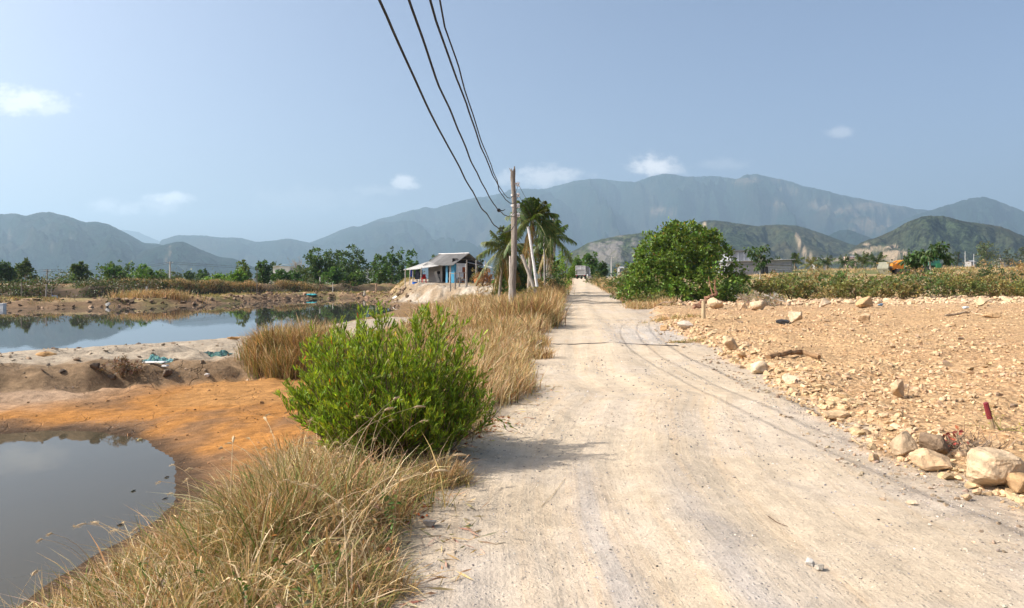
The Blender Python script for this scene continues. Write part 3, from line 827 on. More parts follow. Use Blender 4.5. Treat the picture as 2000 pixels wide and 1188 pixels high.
# the big round shrub-tree beside the road
rs = np.random.default_rng(5)
d0 = 47.0; k = mpx(d0)
bx, by, bz = pos(1318, d0)
bt = empty('broadleaf_tree', (bx, by, bz), 'large round dark green bushy tree between the road and the corrugated sheds', 'tree')
def bl(px, py, rx, rz, dy=0.0, ry=None):
    return ((px - 1318) * k, dy, EYE + (HOR - py) * k - bz, rx * k, (ry or rx) * k * .85, rz * k)
lob = [bl(1332, 542, 84, 56), bl(1325, 498, 58, 44), bl(1240, 556, 34, 30, -1.2), bl(1222, 572, 22, 20, -1.6), bl(1272, 486, 22, 22), bl(1392, 478, 26, 24), bl(1290, 500, 46, 44, -.6), bl(1365, 500, 56, 50, -.4), bl(1335, 462, 46, 30), bl(1395, 530, 44, 46, -.5), bl(1270, 545, 50, 42, -.9), bl(1355, 555, 68, 40, -1.4), bl(1300, 468, 26, 22), bl(1410, 490, 20, 14), bl(1350, 446, 15, 16), bl(1322, 448, 12, 14), bl(1415, 560, 36, 30, -.8), bl(1262, 510, 20, 26), bl(1248, 535, 24, 22, -.5), bl(1428, 545, 22, 24, -.4), bl(1290, 452, 12, 14), bl(1378, 458, 16, 16), bl(1300, 575, 36, 18, -2.2), bl(1380, 578, 36, 18, -2.0)]
mb = MB()
Cc = crown_mesh(mb, lob, 1500, 17, .215, (.122, .195, .03), rs, .52, spread=.20, shell=.5, up=.35, var=.25, dry=.012, drycol=(.35, .25, .04))
# upright shoots above the crown
for sxp, syp, e in ((1354, 432, 22), (1320, 436, 20), (1337, 438, 16), (1300, 446, 18), (1375, 445, 18), (1270, 452, 20), (1408, 458, 24), (1414, 470, 20), (1252, 478, 14), (1386, 452, 12)):
    b0 = np.array(bl(sxp - rs.normal() * 3, syp + e * 1.9, 1, 1)[:3]); e0 = np.array(bl(sxp, syp, 1, 1)[:3])
    n_ = 95; e *= 1.25; tt = rs.random((n_, 1))
    Pp = b0 + (e0 - b0) * tt + .16 * (1.15 - tt) * rs.normal(size=(n_, 3))
    mb.quads(leaf_quads(Pp, np.array([0, 0, .7]) + rs.normal(size=(n_, 3)), .24, .12, rs), tints((.14, .22, .03), n_, rs))
mb.V = [np.column_stack([v[:, :2], np.maximum(v[:, 2], -.3)]) for v in mb.V]
mb.build('crown', M_LEAF, bt)
tb = MB(); limbs(tb, 2.6, .2, Cc, rs, 26); tb.build('trunk', M_BARK, bt)

# green shrubs at its left foot and low plants under it
shrub('green_shrub', 'bushy light green shrub at the left foot of the large round tree', 'shrub', pos(1228, 50), 3.4, 2.8, 2.5, 21, (.085, .13, .03), 2800, .17, dry=.08)
shrub('green_shrub', 'yellow-green shrub between the road bend and the large round tree', 'shrub', pos(1258, 60), 4.2, 3, 2.7, 22, (.11, .12, .035), 2200, .18, dry=.2)
shrub('green_shrub', 'low olive shrub in front of the large round tree, above the pile of branches', 'shrub', pos(1282, 43.5), 3.0, 1.6, .95, 23, (.12, .125, .04), 1600, .12, dry=.15)
shrub('green_shrub', 'low dark green shrub at the right foot of the large round tree', 'shrub', pos(1432, 44.5), 2.2, 1.6, 1.3, 24, (.05, .09, .02), 1400, .13)
shrub('green_shrub', 'patch of bright green herbs between the large tree and the hedge of scrub', 'shrub', pos(1468, 52), 4.0, 2.5, 1.1, 25, (.085, .13, .03), 1800, .13, dry=.1)

# the hedge of scrub behind the rubble field
hs = np.random.default_rng(31)
HEDGE = [(1505, 47, 3.0, 1.6), (1545, 46.5, 3.4, 1.9), (1590, 47, 3.2, 1.85), (1632, 48, 3.0, 2.0), (1675, 46.5, 3.2, 1.6), (1715, 47.5, 3.0, 1.75), (1755, 46, 3.2, 1.9), (1795, 47.5, 3.4, 2.0), (1838, 47, 3.2, 1.7), (1880, 47.5, 3.2, 1.5), (1925, 48, 3.2, 1.4), (1968, 48.5, 3.4, 1.35), (2025, 48, 3.6, 1.5)]
for i, (px, d, w, h) in enumerate(HEDGE):
    bs = [(.15, .15, .044), (.105, .13, .036), (.175, .145, .05), (.08, .12, .032)][i % 4]
    shrub('scrub_bush', 'rounded olive brown scrub bush in the hedge along the back of the rubble field', 'shrub', pos(px, d + [0, .9, -.5, 1.2, .3][i % 5]), w * .98, w, h * [1.0, 1.15, .70, 1.08, .82, .95, .62][i % 7], 200 + i, bs, 2500, .15, 'scrub bushes lining the back of the rubble field', dry=.07, drycol=(.24, .145, .05), nl=9, spread=.13)
for i, (px, d, w, h) in enumerate([(1515, 56, 3.5, 1.8), (1600, 58, 4, 2.0), (1660, 55, 4, 1.7), (1740, 58, 4, 1.6), (1815, 60, 4.5, 1.9), (1905, 60, 4.5, 1.6), (1990, 62, 5, 1.7), (1870, 70, 5, 1.9), (1960, 76, 5, 2.0)]):
    shrub('scrub_bush', 'dry brownish scrub bush of the second row, behind the hedge', 'shrub', pos(px, d), w, w, h, 230 + i, [(.235, .165, .07), (.18, .14, .055)][i % 2], 1300, .18, 'scrub bushes of the second row', dry=.12)
shrub('scrub_bush', 'dark green bush standing out of the dry scrub near the right edge', 'shrub', pos(1945, 58), 4.2, 3, 2.3, 251, (.045, .065, .02), 1700, .18)

# --- trees on the far bank of the big pond and behind it
def ftree(px, d, top, wpx, label, seed, base=GREEN_D, bot=None, **kw):
    x, y, z = pos(px, d)
    kk = mpx(d)
    h = EYE + (HOR - top) * kk - z
    return tree(kw.pop('name', 'tree'), label, 'tree', (x, y, z), h, wpx * kk, seed, base, **kw)
ftree(3, 112, 512, 46, 'dark tree cut by the left edge of the picture, behind the far pond bank', 301, trunk=.25, n=1800)
ftree(22, 118, 528, 34, 'small dark tree just right of the tree at the left picture edge', 302, trunk=.3, n=1200)
ftree(49, 110, 510, 36, 'slender pale-barked tree with an open crown, left of the blue barrel', 303, (.05, .075, .024), trunk=.42, n=1500, tall=1.5, bark=(.35, .32, .27))
ftree(37, 104, 550, 34, 'low dark bush in front of the slender pale-barked tree', 304, (.03, .05, .016), trunk=.08, n=1100)
ftree(156, 112, 517, 36, 'slim upright tree standing alone right of the blue barrel', 305, (.05, .078, .024), trunk=.3, n=1600, tall=1.6, bark=(.3, .27, .22))
ftree(224, 116, 517, 84, 'broad green tree left of the grey power pole', 306, (.045, .085, .018), trunk=.14, n=2600, nlobes=7)
ftree(284, 113, 524, 80, 'rounded bright green tree just left of the grey power pole', 307, (.055, .105, .02), trunk=.1, n=2400, nlobes=6)
ftree(120, 130, 549, 50, 'low green thicket tree behind the blue barrel', 308, (.05, .085, .024), trunk=.1, n=1000)
ftree(318, 150, 530, 26, 'thin sparse tree behind the grey power pole', 309, (.06, .075, .035), trunk=.4, n=600)
ftree(343, 170, 534, 34, 'small hazy tree just right of the grey power pole', 310, (.06, .08, .035), trunk=.25, n=700)
ftree(372, 160, 531, 30, 'left of two small dark trees between the power pole and the bright bush', 311, trunk=.25, n=900)
ftree(396, 158, 527, 26, 'right and taller of two small dark trees left of the bright bush', 312, trunk=.3, n=900, tall=1.4)
ftree(428, 128, 536, 56, 'low yellow-green bush tree above the dry grass bank', 313, GREEN_L, trunk=.1, n=1200)
ftree(474, 130, 514, 34, 'upright yellow-green tree behind the bright rounded bush', 314, (.075, .11, .025), trunk=.25, n=1500, tall=1.5)
ftree(466, 124, 529, 36, 'bright green rounded bush tree in front of the upright tree', 315, GREEN_L, trunk=.08, n=1600)
ftree(516, 118, 514, 32, 'dark green tree left of the white house', 316, (.04, .075, .018), trunk=.1, n=1900, tall=1.5)
ftree(548, 116, 530, 38, 'bushy green tree in front of the white house', 317, (.045, .09, .02), trunk=.06, n=1500)
ftree(572, 117, 528, 42, 'rounded green tree at the right corner of the white house', 318, (.045, .09, .02), trunk=.06, n=1500)
ftree(618, 124, 492, 66, 'tall leafy tree at the left of the dark grove', 319, (.042, .075, .017), trunk=.1, n=3000, nlobes=8, tall=1.4)
ftree(650, 128, 492, 64, 'tall dark tree in the middle of the grove', 320, (.035, .06, .016), trunk=.1, n=2600, nlobes=8, tall=1.4)
ftree(688, 125, 486, 76, 'tallest tree at the right of the dark grove', 321, (.038, .066, .018), trunk=.1, n=3400, nlobes=9, tall=1.4)
ftree(655, 117, 524, 50, 'bright green bush tree at the foot of the grove', 322, (.05, .10, .022), trunk=.05, n=1800)
ftree(692, 118, 530, 40, 'small light green bush tree at the right foot of the grove', 323, (.06, .10, .024), trunk=.05, n=1200)
ftree(740, 122, 500, 50, 'left half of the twin green trees between the grove and the hut', 324, (.05, .09, .02), trunk=.08, n=1900, tall=1.3)
ftree(766, 120, 492, 56, 'taller right half of the twin green trees between the grove and the hut', 325, (.04, .075, .02), trunk=.08, n=2300, tall=1.4)
ftree(803, 128, 489, 38, 'pointed green tree rising behind the awning of the hut', 326, (.045, .09, .02), trunk=.1, n=1900, tall=1.4)
ftree(848, 135, 494, 20, 'treetop just showing above the hut roof', 327, (.05, .08, .025), trunk=.2, n=800)
ftree(937, 140, 498, 18, 'small dark treetop right of the hut gable', 328, (.04, .065, .025), trunk=.3, n=500)
# bare tree in front of the grove
bx, by, bz = pos(582, 121)
t = empty('bare_tree', (bx, by, bz), 'leafless pale brown tree between the white house and the grove', 'tree')
mb = MB(); rs = np.random.default_rng(77)
mb.tube([(0, 0, -.3), (.1, 0, 1.2), (0, .1, 2.4)], [.16, .12, .09], 6, (.33, .27, .21))
for i in range(46):
    a = rs.random() * 6.28; r_ = 1.9 * rs.random() ** .6; zt = 2.6 + 2.6 * rs.random()
    p0 = np.array([0, 0, 1.0 + 1.5 * rs.random()]); p1 = np.array([math.cos(a) * r_, math.sin(a) * r_, zt])
    mb.tube([p0, (p0 + p1) / 2 + .15 * rs.normal(size=3), p1], [.05, .03, .01], 4, (.36, .30, .23))
    for j in range(4):
        q = p0 + (p1 - p0) * (.4 + .6 * rs.random()); mb.tube([q, q + .5 * unit(rs.normal(size=3) + [0, 0, .6])], [.02, .006], 3, (.38, .31, .24))
mb.build('branches', M_BARK, t)
palm('coconut palm with ragged crown rising behind the white house', pos(536, 150), 3.6, 2.6, 401, 13, nl=14, wl=.12, deadf=1)
palm('low coconut palm between the white house and the dark grove', pos(588, 119), 1.9, 2.7, 402, 12, nl=14, wl=.1, deadf=2)

# --- the palm group by the poles
palm('tallest coconut palm, rising behind the splintered power pole', pos(1033, 48), 6.0, 2.5, 411, 26, (.25, 0), deadf=5, nl=36, wl=.085, elmin=-.5, tr=.15)
palm('coconut palm with drooping fronds left of the splintered power pole', pos(975, 51), 4.3, 2.7, 412, 20, (.4, 0), base=(.10, .125, .03), deadf=9, nl=34, wl=.085, elmin=-.7)
palm('coconut palm at the right of the palm group, behind the second power pole', pos(1072, 58), 5.1, 2.7, 413, 20, (.2, 0), deadf=4, nl=34, wl=.09, elmin=-.5)
ftree(1003, 54, 476, 62, 'large-leaved dark green tree among the palms, behind the pole', 414, (.045, .085, .018), trunk=.2, n=1500, lsize=.36, asp=.6, name='almond_tree')
ftree(1058, 60, 440, 46, 'large-leaved green tree between the white leaning post and the second power pole', 415, (.06, .105, .02), trunk=.35, n=1100, lsize=.34, asp=.6, name='almond_tree')
# roadside shrubs left of the far road
shrub('green_shrub', 'bright yellow-green bush at the left road edge beyond the palms', 'shrub', pos(1100, 64), 2.2, 2.6, 4.1, 421, (.13, .21, .024), 2800, .17, dry=.03)
shrub('green_shrub', 'dark green bush at the left road edge below the second power pole', 'shrub', pos(1080, 56), 2.2, 2.4, 2.7, 422, (.05, .085, .02), 2200, .16, dry=.06)
shrub('green_shrub', 'dry reddish brown bush under the leaning white post', 'shrub', pos(1058, 49), 1.8, 1.8, 1.7, 423, (.16, .12, .05), 1300, .13, dry=.4)
shrub('green_shrub', 'olive bush behind the splintered power pole in the tall dry grass', 'shrub', pos(1022, 42), 1.7, 1.6, 1.3, 424, (.10, .11, .04), 1200, .11, dry=.25)
# trees at the end of the road
ftree(1153, 118, 495, 44, 'rounded green tree right behind the truck at the end of the road', 431, (.055, .105, .025), trunk=.05, n=2200, nlobes=7)
ftree(1128, 122, 499, 30, 'green tree left behind the truck at the end of the road', 432, (.06, .105, .025), trunk=.05, n=1300)
ftree(1177, 112, 514, 24, 'small dark green tree right of the motorbike', 433, (.03, .055, .018), trunk=.05, n=1100)
shrub('green_shrub', 'olive bush at the right road edge beside the motorbike', 'shrub', pos(1164, 84), 2.6, 2, 1.5, 434, (.12, .125, .045), 1200, .15, dry=.2)
shrub('green_shrub', 'low grey-green bush at the right road edge before the motorbike', 'shrub', pos(1186, 72), 2.6, 2, 1.4, 435, (.115, .125, .05), 1200, .14, dry=.2)
shrub('green_shrub', 'straw-coloured bush between the road and the yellow-green shrub', 'shrub', pos(1213, 68), 3.0, 2.4, 1.9, 436, (.22, .17, .07), 1300, .14, dry=.35)

# --- right side: papaya trees, young palms, far trees
def papaya(label, loc, h, seed, arms, bark=(.42, .38, .31)):
    rs = np.random.default_rng(seed)
    t = empty('papaya_tree', loc, label, 'tree')
    tb = MB(); mb = MB()
    tb.tube([(0, 0, -.3), (.06, 0, h * .45), (-.03, 0, h * .8), (.05, 0, h)], [.09, .075, .06, .04], 6, bark)
    for (dx, dz_, r_) in arms:
        p = np.array([dx, .3 * rs.normal(), dz_])
        s = np.array([0, 0, min(h * .85, dz_ - .1)])
        tb.tube([s, (s + p) / 2 + [0, 0, .12], p], [.03, .02, .012], 4, (.25, .27, .10))
        n_ = 34
        P = p + r_ * .75 * rs.normal(size=(n_, 3)) * [.7, .6, .55]
        D = (P - p) + [0, 0, -.15]
        mb.quads(leaf_quads(P, D, .42, .22, rs, .3), tints((.05, .095, .02), n_, rs, .25))
    tb.build('trunk', M_BARK, t); mb.build('crown', M_LEAF, t)
    return t
x, y, z = pos(1484, 78); kk = mpx(78)
papaya('leafy papaya tree in front of the corrugated shed window', (x, y, z), 3.0, 501, [((px - 1484) * kk, EYE + (HOR - py) * kk - z, .36) for px, py in ((1480, 487), (1495, 483), (1470, 495), (1490, 497), (1476, 503), (1500, 507), (1486, 513), (1481, 519), (1464, 490))])
x, y, z = pos(1816, 62); kk = mpx(62)
papaya('tall thin papaya tree with a white trunk in front of the green machine cab', (x, y, z), 3.3, 502, [((px - 1816) * kk, EYE + (HOR - py) * kk - z, .27) for px, py in ((1826, 481), (1834, 486), (1815, 490), (1808, 500), (1840, 497), (1847, 500), (1850, 508), (1824, 497), (1812, 507), (1836, 480), (1805, 492))])
x, y, z = pos(1786, 64); kk = mpx(64)
papaya('low leafy papaya tree in front of the yellow bulldozer', (x, y, z), 2.2, 503, [((px - 1786) * kk, EYE + (HOR - py) * kk - z, .34) for px, py in ((1785, 497), (1775, 504), (1795, 501), (1782, 509), (1790, 512), (1770, 509), (1797, 510), (1786, 517))], (.2, .17, .12))

proto = {}
PALMS = [(1552, 128, 2.2, 'first young palm to the right of the corrugated shed'), (1519, 160, 2.6, 'young palm peeping over the corrugated shed roof'), (1585, 135, 1.7, 'small yellowish young palm second right of the shed'), (1614, 132, 2.0, 'bushy young palm in the middle of the row, above the scrub'), (1649, 134, 1.9, 'low spreading young palm in the middle of the palm row'), (1684, 131, 2.5, 'largest young palm, pale green, left of the yellow bulldozer'), (1712, 130, 2.4, 'young palm directly left of the yellow bulldozer')]
for i, (px, d, h, lab) in enumerate(PALMS):
    palm(lab, pos(px, d), 1.5, h * 1.5, 520 + i, 13, group='young palms in a row across the plain', base=(.055, .085, .028) if i != 2 else (.14, .14, .03), deadf=2, nl=14, wl=.13, elmin=.05)
ftree(1924, 260, 472, 48, 'rounded grey-green tree far out on the plain at the right', 541, (.06, .075, .03), trunk=.1, n=2200, lsize=.5)
ftree(1870, 280, 486, 16, 'small dark tree left of the white far poles', 542, (.04, .055, .03), trunk=.15, n=700, lsize=.5)
ftree(1968, 270, 485, 26, 'dark hazy tree right of the rounded far tree', 543, (.045, .055, .03), trunk=.15, n=900, lsize=.5)
ftree(1998, 250, 479, 30, 'hazy tree at the right picture edge', 544, (.045, .055, .03), trunk=.15, n=900, lsize=.5)
ftree(1946, 300, 492, 24, 'low pale tree behind the rounded far tree', 545, (.07, .08, .04), trunk=.15, n=600, lsize=.5)
ftree(1665, 320, 510, 22, 'dark low tree beyond the row of young palms', 546, (.05, .06, .035), trunk=.1, n=500, lsize=.6)
ftree(1733, 300, 505, 26, 'dark low tree beyond the yellow bulldozer', 547, (.05, .06, .035), trunk=.1, n=500, lsize=.6)
ftree(1598, 300, 508, 22, 'low hazy tree behind the small yellowish palm', 548, (.05, .065, .035), trunk=.1, n=500, lsize=.6)

shrub('green_shrub', 'leafy dark green shrub filling the space under the palm fronds', 'shrub', pos(1022, 53), 3.0, 2.0, 2.5, 441, (.06, .10, .022), 2200, .22, asp=.5, dry=.08)
shrub('green_shrub', 'green creeper-covered bush right behind the splintered pole, below the palms', 'shrub', pos(990, 56), 2.4, 2.0, 2.3, 442, (.06, .10, .024), 1800, .22, asp=.5, dry=.12)
for i, (px, d, w, h) in enumerate([(938, 60, 1.6, 1.3), (962, 52, 1.5, 1.5), (985, 46, 1.4, 1.4), (958, 42, 1.2, 1.1), (1040, 40, 1.2, 1.5), (1060, 46, 1.4, 1.9), (1070, 38, 1.0, 1.3), (1026, 34, 1.0, 1.2), (985, 33, 1.1, 1.0), (1083, 50, 1.3, 1.8), (900, 58, 1.6, .9), (1052, 30, .8, .9)]):
    shrub('dry_shrub', 'half dry brownish weed bush standing in the tall grass around the pole', 'shrub', pos(px, d), w, w * .8, h, 460 + i, [(.24, .16, .065), (.17, .15, .05), (.28, .19, .09)][i % 3], 700, .10, 'dry weed bushes in the tall grass', asp=.3, dry=.4, drycol=(.36, .24, .11), stems=9)
# the belt of trees far behind the pond reads as one mass
def treeline():
    rs = np.random.default_rng(480); mb = MB()
    for i in range(230):
        d = rs.uniform(165, 260); px = rs.uniform(-60, 830)
        x, y, z = pos(px, d); h = (1.6 + 2.6 * rs.random()) * (1.0 if fbm(np.array([px / 60.]), np.array([3.]), 2, 1, 9)[0] > -.05 else .55) * d / 200
        n_ = 46; P_ = np.array([x, y, z + h * .5]) + rs.normal(size=(n_, 3)) * [h * .38, h * .3, h * .30]
        mb.quads(leaf_quads(P_, rs.normal(size=(n_, 3)) + [0, 0, .4], .75, .42, rs), tints([(.07, .105, .03), (.09, .12, .035), (.06, .08, .03)][i % 3], n_, rs, .25))
    tag(mb.build('treeline', M_LEAF), 'distant low belt of trees behind the far pond', 'trees', kind='stuff')
treeline()

# ------------------------------------------------------------ power poles and cables
WOOD = (.215, .185, .155)
def wood_pole(label, px, d, top, w, seed, splinter=True, lean=0.0, ins=(), strut=None, group=None):
    rs = np.random.default_rng(seed)
    x, y, z = pos(px, d)
    kk = mpx(d); h = EYE + (HOR - top) * kk - z; r = w * kk / 2
    t = empty('power_pole', (x, y, z), label, 'power pole', group)
    mb = MB(); m = 22; s = np.linspace(0, 1, m)
    hh = h * (.93 if splinter else 1.0)
    pts = np.stack([lean * s + .045 * np.sin(s * 7 + seed) * (s > .1), .03 * np.sin(s * 5), -.5 + (hh + .5) * s], 1)
    rad = np.interp(s, [0, .12, .3, 1], [1.18, 1.12, 1.0, .80]) * r * (1 + .05 * rs.normal(size=m))
    mb.tube(pts, rad, 12, WOOD, lump=.04, rs=rs)
    if splinter:
        for k in range(9):
            a = k * .7; rr = rad[-1] * .66
            b0 = pts[-1] + [rr * math.cos(a), rr * math.sin(a), -.1]
            hk = h - hh
            L_ = hk * (.35 + .65 * (1 if math.cos(a) > .2 else .55 + .3 * rs.random()))
            mb.tube([b0, b0 + [.01 * rs.normal(), 0, L_ * .6 + .1], b0 + [.03 * rs.normal() - .02 * (math.cos(a) < 0), 0, L_ + .1]], [r * .34, r * .3, r * .07], 5, WOOD)
    mb.build('shaft', M_WOOD, t)
    for (ix, iy) in ins:
        zz = EYE + (HOR - iy) * kk - z; xx = (ix - px) * kk
        sx_ = np.interp(zz / hh, [0, 1], [0, lean])
        rr = float(np.interp(zz / hh, s, rad))
        b = MB()
        b.lathe([(0.015, -.10), (.06, -.09), (.085, -.05), (.04, -.02), (.08, .02), (.082, .055), (.04, .09), (.015, .10)], (sx_ + rr + .09, -.02, zz), 10, (.90, .89, .87))
        io = b.build('insulator', M_CER, t, True)
        wr = MB()
        for q in range(3):
            an = np.linspace(0, 6.28, 17)
            wr.tube(np.stack([sx_ + (rr + .014) * np.cos(an), (rr + .014) * np.sin(an), zz + .025 * (q - 1) + .015 * np.sin(an + q)], 1), .011, 4, (.74, .70, .64), cap=False)
        wr.tube([(sx_ + rr, -.02, zz), (sx_ + rr + .06, -.02, zz)], .012, 5, (.5, .47, .42))
        wr.build('binding_wire', M_CABLE, t)
    return t, (x, y, z), kk

INS = [(1009, 360), (1010, 381), (1012, 402), (1013, 420)]
p1, p1o, k1 = wood_pole('splintered grey wooden power pole with four white insulators, nearest beside the road', 1005, 29.0, 325, 10.8, 3, True, -.05, INS)
mb = MB(); mb.tube([(-.13, .05, -.2), (-.10, .04, 2.0), (-.11, .03, 4.4)], [.045, .04, .035], 7, (.38, .31, .24))
mb.build('side_prop', M_WOOD, p1)
INS2 = [(1088, 430), (1088, 438), (1088, 447), (1088, 456)]
p2, p2o, k2 = wood_pole('second, farther wooden power pole standing right of the palms', 1082, 70.0, 421, 5.2, 9, True, -.02, INS2)
p3, p3o, k3 = wood_pole('slim dark wooden pole with a short wire, just left of the second power pole', 1074, 72.0, 450, 3.2, 12, False)

def cable(pts, r, label, wob=0.0, seed=0, tint=(.022, .022, .025), group='power cables overhead', name='power_cable'):
    rs = np.random.default_rng(seed)
    P_ = np.array(pts, float)
    s = np.linspace(0, 1, len(P_))
    w = np.interp(s, np.linspace(0, 1, 40), rs.normal(size=40)) * wob
    w2 = np.interp(s, np.linspace(0, 1, 34), rs.normal(size=34)) * wob
    env = np.clip(.25 + .95 * (1 - s), 0, 1) * np.minimum(1, 5 * (1 - s))
    P_[:, 0] += w * env; P_[:, 2] += w2 * env
    b = MB(); b.tube(P_, r, 6, tint)
    o = b.build(name, M_CABLE, None, True)
    return tag(o, label, 'power cable', group), P_

WIRES = [
    (3, .055, [(738, 0), (800, 130), (870, 270), (930, 390), (982, 451)], 'lowest and leftmost of the four black cables crossing the sky'),
    (2, .050, [(797, 0), (850, 140), (905, 275), (945, 370), (990, 421)], 'second cable from the left in the sky, with a taped joint near the pole'),
    (1, .045, [(838, 0), (875, 95), (905, 190), (945, 300), (985, 385)], 'third cable from the left in the sky'),
    (0, .040, [(861, 0), (880, 70), (905, 150), (940, 270), (965, 345), (985, 378)], 'rightmost and thinnest of the four cables crossing the sky')]
for (ii_, kx, pts, lab) in WIRES:
    ix, iy = INS[ii_]
    X0 = p1o[0] + .16; Z0 = EYE + (HOR - iy) * k1
    ys, zs = [29.0, 29.0, 29.0], [Z0] * 3
    for (px, py) in pts:
        a = (px - 1000) / F
        yv = (kx * 29 - X0) / (kx - a)
        if 1 < yv < 28.5: ys.append(yv); zs.append(EYE + (HOR - py) / F * yv)
    cf = np.polyfit(ys, zs, 3)
    yq = np.linspace(29, 2.2, 120)
    zq = np.polyval(cf, yq)
    ext = np.linspace(2.0, -9, 24); sl_ = np.polyval(np.polyder(cf), 2.2)
    zq = np.concatenate([zq, zq[-1] + np.clip(-sl_, .03, .12) * (2.2 - ext)]); yq = np.concatenate([yq, ext])
    xq = X0 - kx * (29 - yq)
    o, PP = cable(np.stack([xq, yq, zq], 1)[::-1], .0125 if ii_ else .009, lab, .018, ii_)
    if ii_ == 2:
        j = int(np.argmin(np.abs(PP[:, 1] - 17.0)))
        b = MB(); b.tube(PP[j - 1:j + 2], [.025, .05, .025], 8, (.02, .02, .02))
        b.tube([PP[j], PP[j] + [.1, 0, -.01], PP[j] + [.16, .02, .03]], [.015, .012, .006], 5, (.02, .02, .02))
        b.build('taped_joint', M_CABLE, o, True)
for i in range(4):
    a = np.array([p1o[0] + .16, 29, EYE + (HOR - INS[i][1]) * k1]); c_ = np.array([p2o[0] + .15, 70, EYE + (HOR - INS2[i][1]) * k2])
    s = np.linspace(0, 1, 40)[:, None]
    pp = a + (c_ - a) * s - np.array([0, 0, 1]) * (4 * .9 * s * (1 - s))
    cable(pp, .009, 'thin sagging cable running from the splintered pole to the second pole', 0, 30 + i, group='cables between the two wooden poles')

def post(name, label, p0, p1_, r0, r1, tint, mat=None, group=None, rough=.03, seed=0, n=8, cat='post'):
    """a single leaning or upright post from p0 to p1_ with an uneven skin"""
    rs = np.random.default_rng(seed)
    m = 9; s = np.linspace(0, 1, m)[:, None]
    A, B_ = np.array(p0, float), np.array(p1_, float)
    pts = A + (B_ - A) * s + rough * rs.normal(size=(m, 3)) * np.array([1, 1, 0]) * r0 * 4
    b = MB(); b.tube(pts, np.linspace(r0, r1, m), n, tint, lump=.05, rs=rs)
    return tag(b.build(name, mat or M_WOOD), label, cat, group)

def P3(px, py, d): return np.array([(px - 1000) / F * d, d, EYE + (HOR - py) / F * d])
post('leaning_post', 'white leaning post with dark bands among the palms', P3(1049, 560, 44), P3(1032, 443, 44), .09, .08, (.70, .69, .66), M_PLASTER, seed=1)
post('leaning_post', 'grey leaning post, cut short, in front of the white leaning post', P3(1047, 572, 40), P3(1019, 497, 40), .10, .095, (.40, .36, .30), seed=2)
for i, (px, pb, pt, d, lab) in enumerate([(1064, 565, 462, 55, 'thin weathered stake left of a tight pair below the palms'), (1069, 560, 466, 58, 'thin weathered stake right of a tight pair below the palms'), (996, 600, 500, 33, 'thin stick propped upright just left of the splintered pole base'), (1072, 545, 455, 66, 'bare pale stick beside the second power pole')]):
    post('stake', lab, P3(px, pb, d), P3(px + (i - 1), pt, d), .075, .06, (.46, .41, .35), seed=10 + i, cat='stake')

# far power line over the ponds
def cpole(label, px, d, top, r, tint=(.42, .41, .39), arm=True, group='far power poles'):
    x, y, z = pos(px, d); h = EYE + (HOR - top) * mpx(d) - z
    t = empty('power_pole', (x, y, z), label, 'power pole', group)
    b = MB(); b.tube([(0, 0, -.4), (0, 0, h * .5), (0, 0, h)], [r * 1.2, r, r * .8], 8, tint); b.build('shaft', M_PLASTER, t)
    if arm:
        b = MB(); b.box((0, 0, h - .25), (1.3, .1, .1), (.35, .35, .34)); b.build('crossarm', M_METAL, t)
        for dx in (-.55, .55):
            b = MB(); b.lathe([(.03, 0), (.06, .05), (.04, .14), (.01, .16)], (dx, 0, h - .2), 6, (.6, .6, .58)); b.build('insulator', M_CER, t)
    return (x, y, z + h)
LP = [cpole('grey concrete power pole with a crossarm beyond the far pond bank', 332, 135, 511, .17),
      cpole('thin grey power pole left of the blue barrel, beyond the pond', 92, 125, 526, .11, (.2, .19, .18))]
cpole('white pole at the end of the road in front of the quarry hill', 1194, 190, 502, .16)
cpole('left one of two short white poles far on the plain at the right', 1885, 230, 491, .09, (.5, .5, .49), False)
cpole('right one of two short white poles, beside the rounded far tree', 1902, 230, 496, .09, (.5, .5, .49), False)
LP = [(-110, 122, LP[1][2] + .6)] + [LP[1], LP[0]] + [(-38, 190, LP[0][2] - .2)]
for wv in (0.0, -.35):
    pp = []
    for a, c_ in zip(LP[:-1], LP[1:]):
        s = np.linspace(0, 1, 20)[:, None]
        pp.append(np.array(a) + (np.array(c_) - np.array(a)) * s - np.array([0, 0, 1]) * (4 * .7 * s * (1 - s)) + [0, 0, wv - .05])
    cable(np.concatenate(pp), .03, ('upper' if wv == 0 else 'lower') + ' one of two thin cables strung across the sky side of the far pond bank', 0, 50, (.10, .11, .12), 'cables over the far pond bank')

# fence posts and marks on the far bank
for px, pt, pb, d, r, tint, lab in [(287, 560, 589, 67.5, .11, (.42, .42, .40), 'stout grey concrete post on the far bank, mirrored in the pond'), (241, 556, 590, 68.5, .05, (.2, .16, .12), 'thin dark post on the far bank left of the concrete post'), (502, 524, 577, 80.5, .055, (.13, .11, .10), 'tall thin dark pole on the far pond bank'), (42, 551, 590, 66, .05, (.24, .2, .16), 'thin stake near the left picture edge on the far bank'), (89, 555, 588, 66, .06, (.34, .31, .28), 'pale leaning stake just left of the blue barrel'), (101, 562, 584, 68, .04, (.25, .22, .19), 'short stick right beside the blue barrel'), (650, 552, 562, 106, .06, (.5, .46, .4), 'short pale post at the foot of the dark grove'), (625, 541, 560, 112, .09, (.55, .52, .47), 'white gate post under the dark grove'), (735, 553, 562, 100, .12, (.36, .24, .15), 'brown stump-like post between grove and hut')]:
    q0 = P3(px, pb + 6, d); q0[2] = min(q0[2], hz(q0[0], d) - .1)
    post('fence_post', lab, q0, P3(px + (2 if 'leaning' in lab else 0), pt, d), r, r * .9, tint, M_PLASTER if 'concrete' in lab else M_WOOD, seed=int(px))
x, y, z = pos(106, 69)
t = empty('barrel', (x, y, z + .02), 'bright blue plastic barrel standing on the far pond bank', 'barrel')
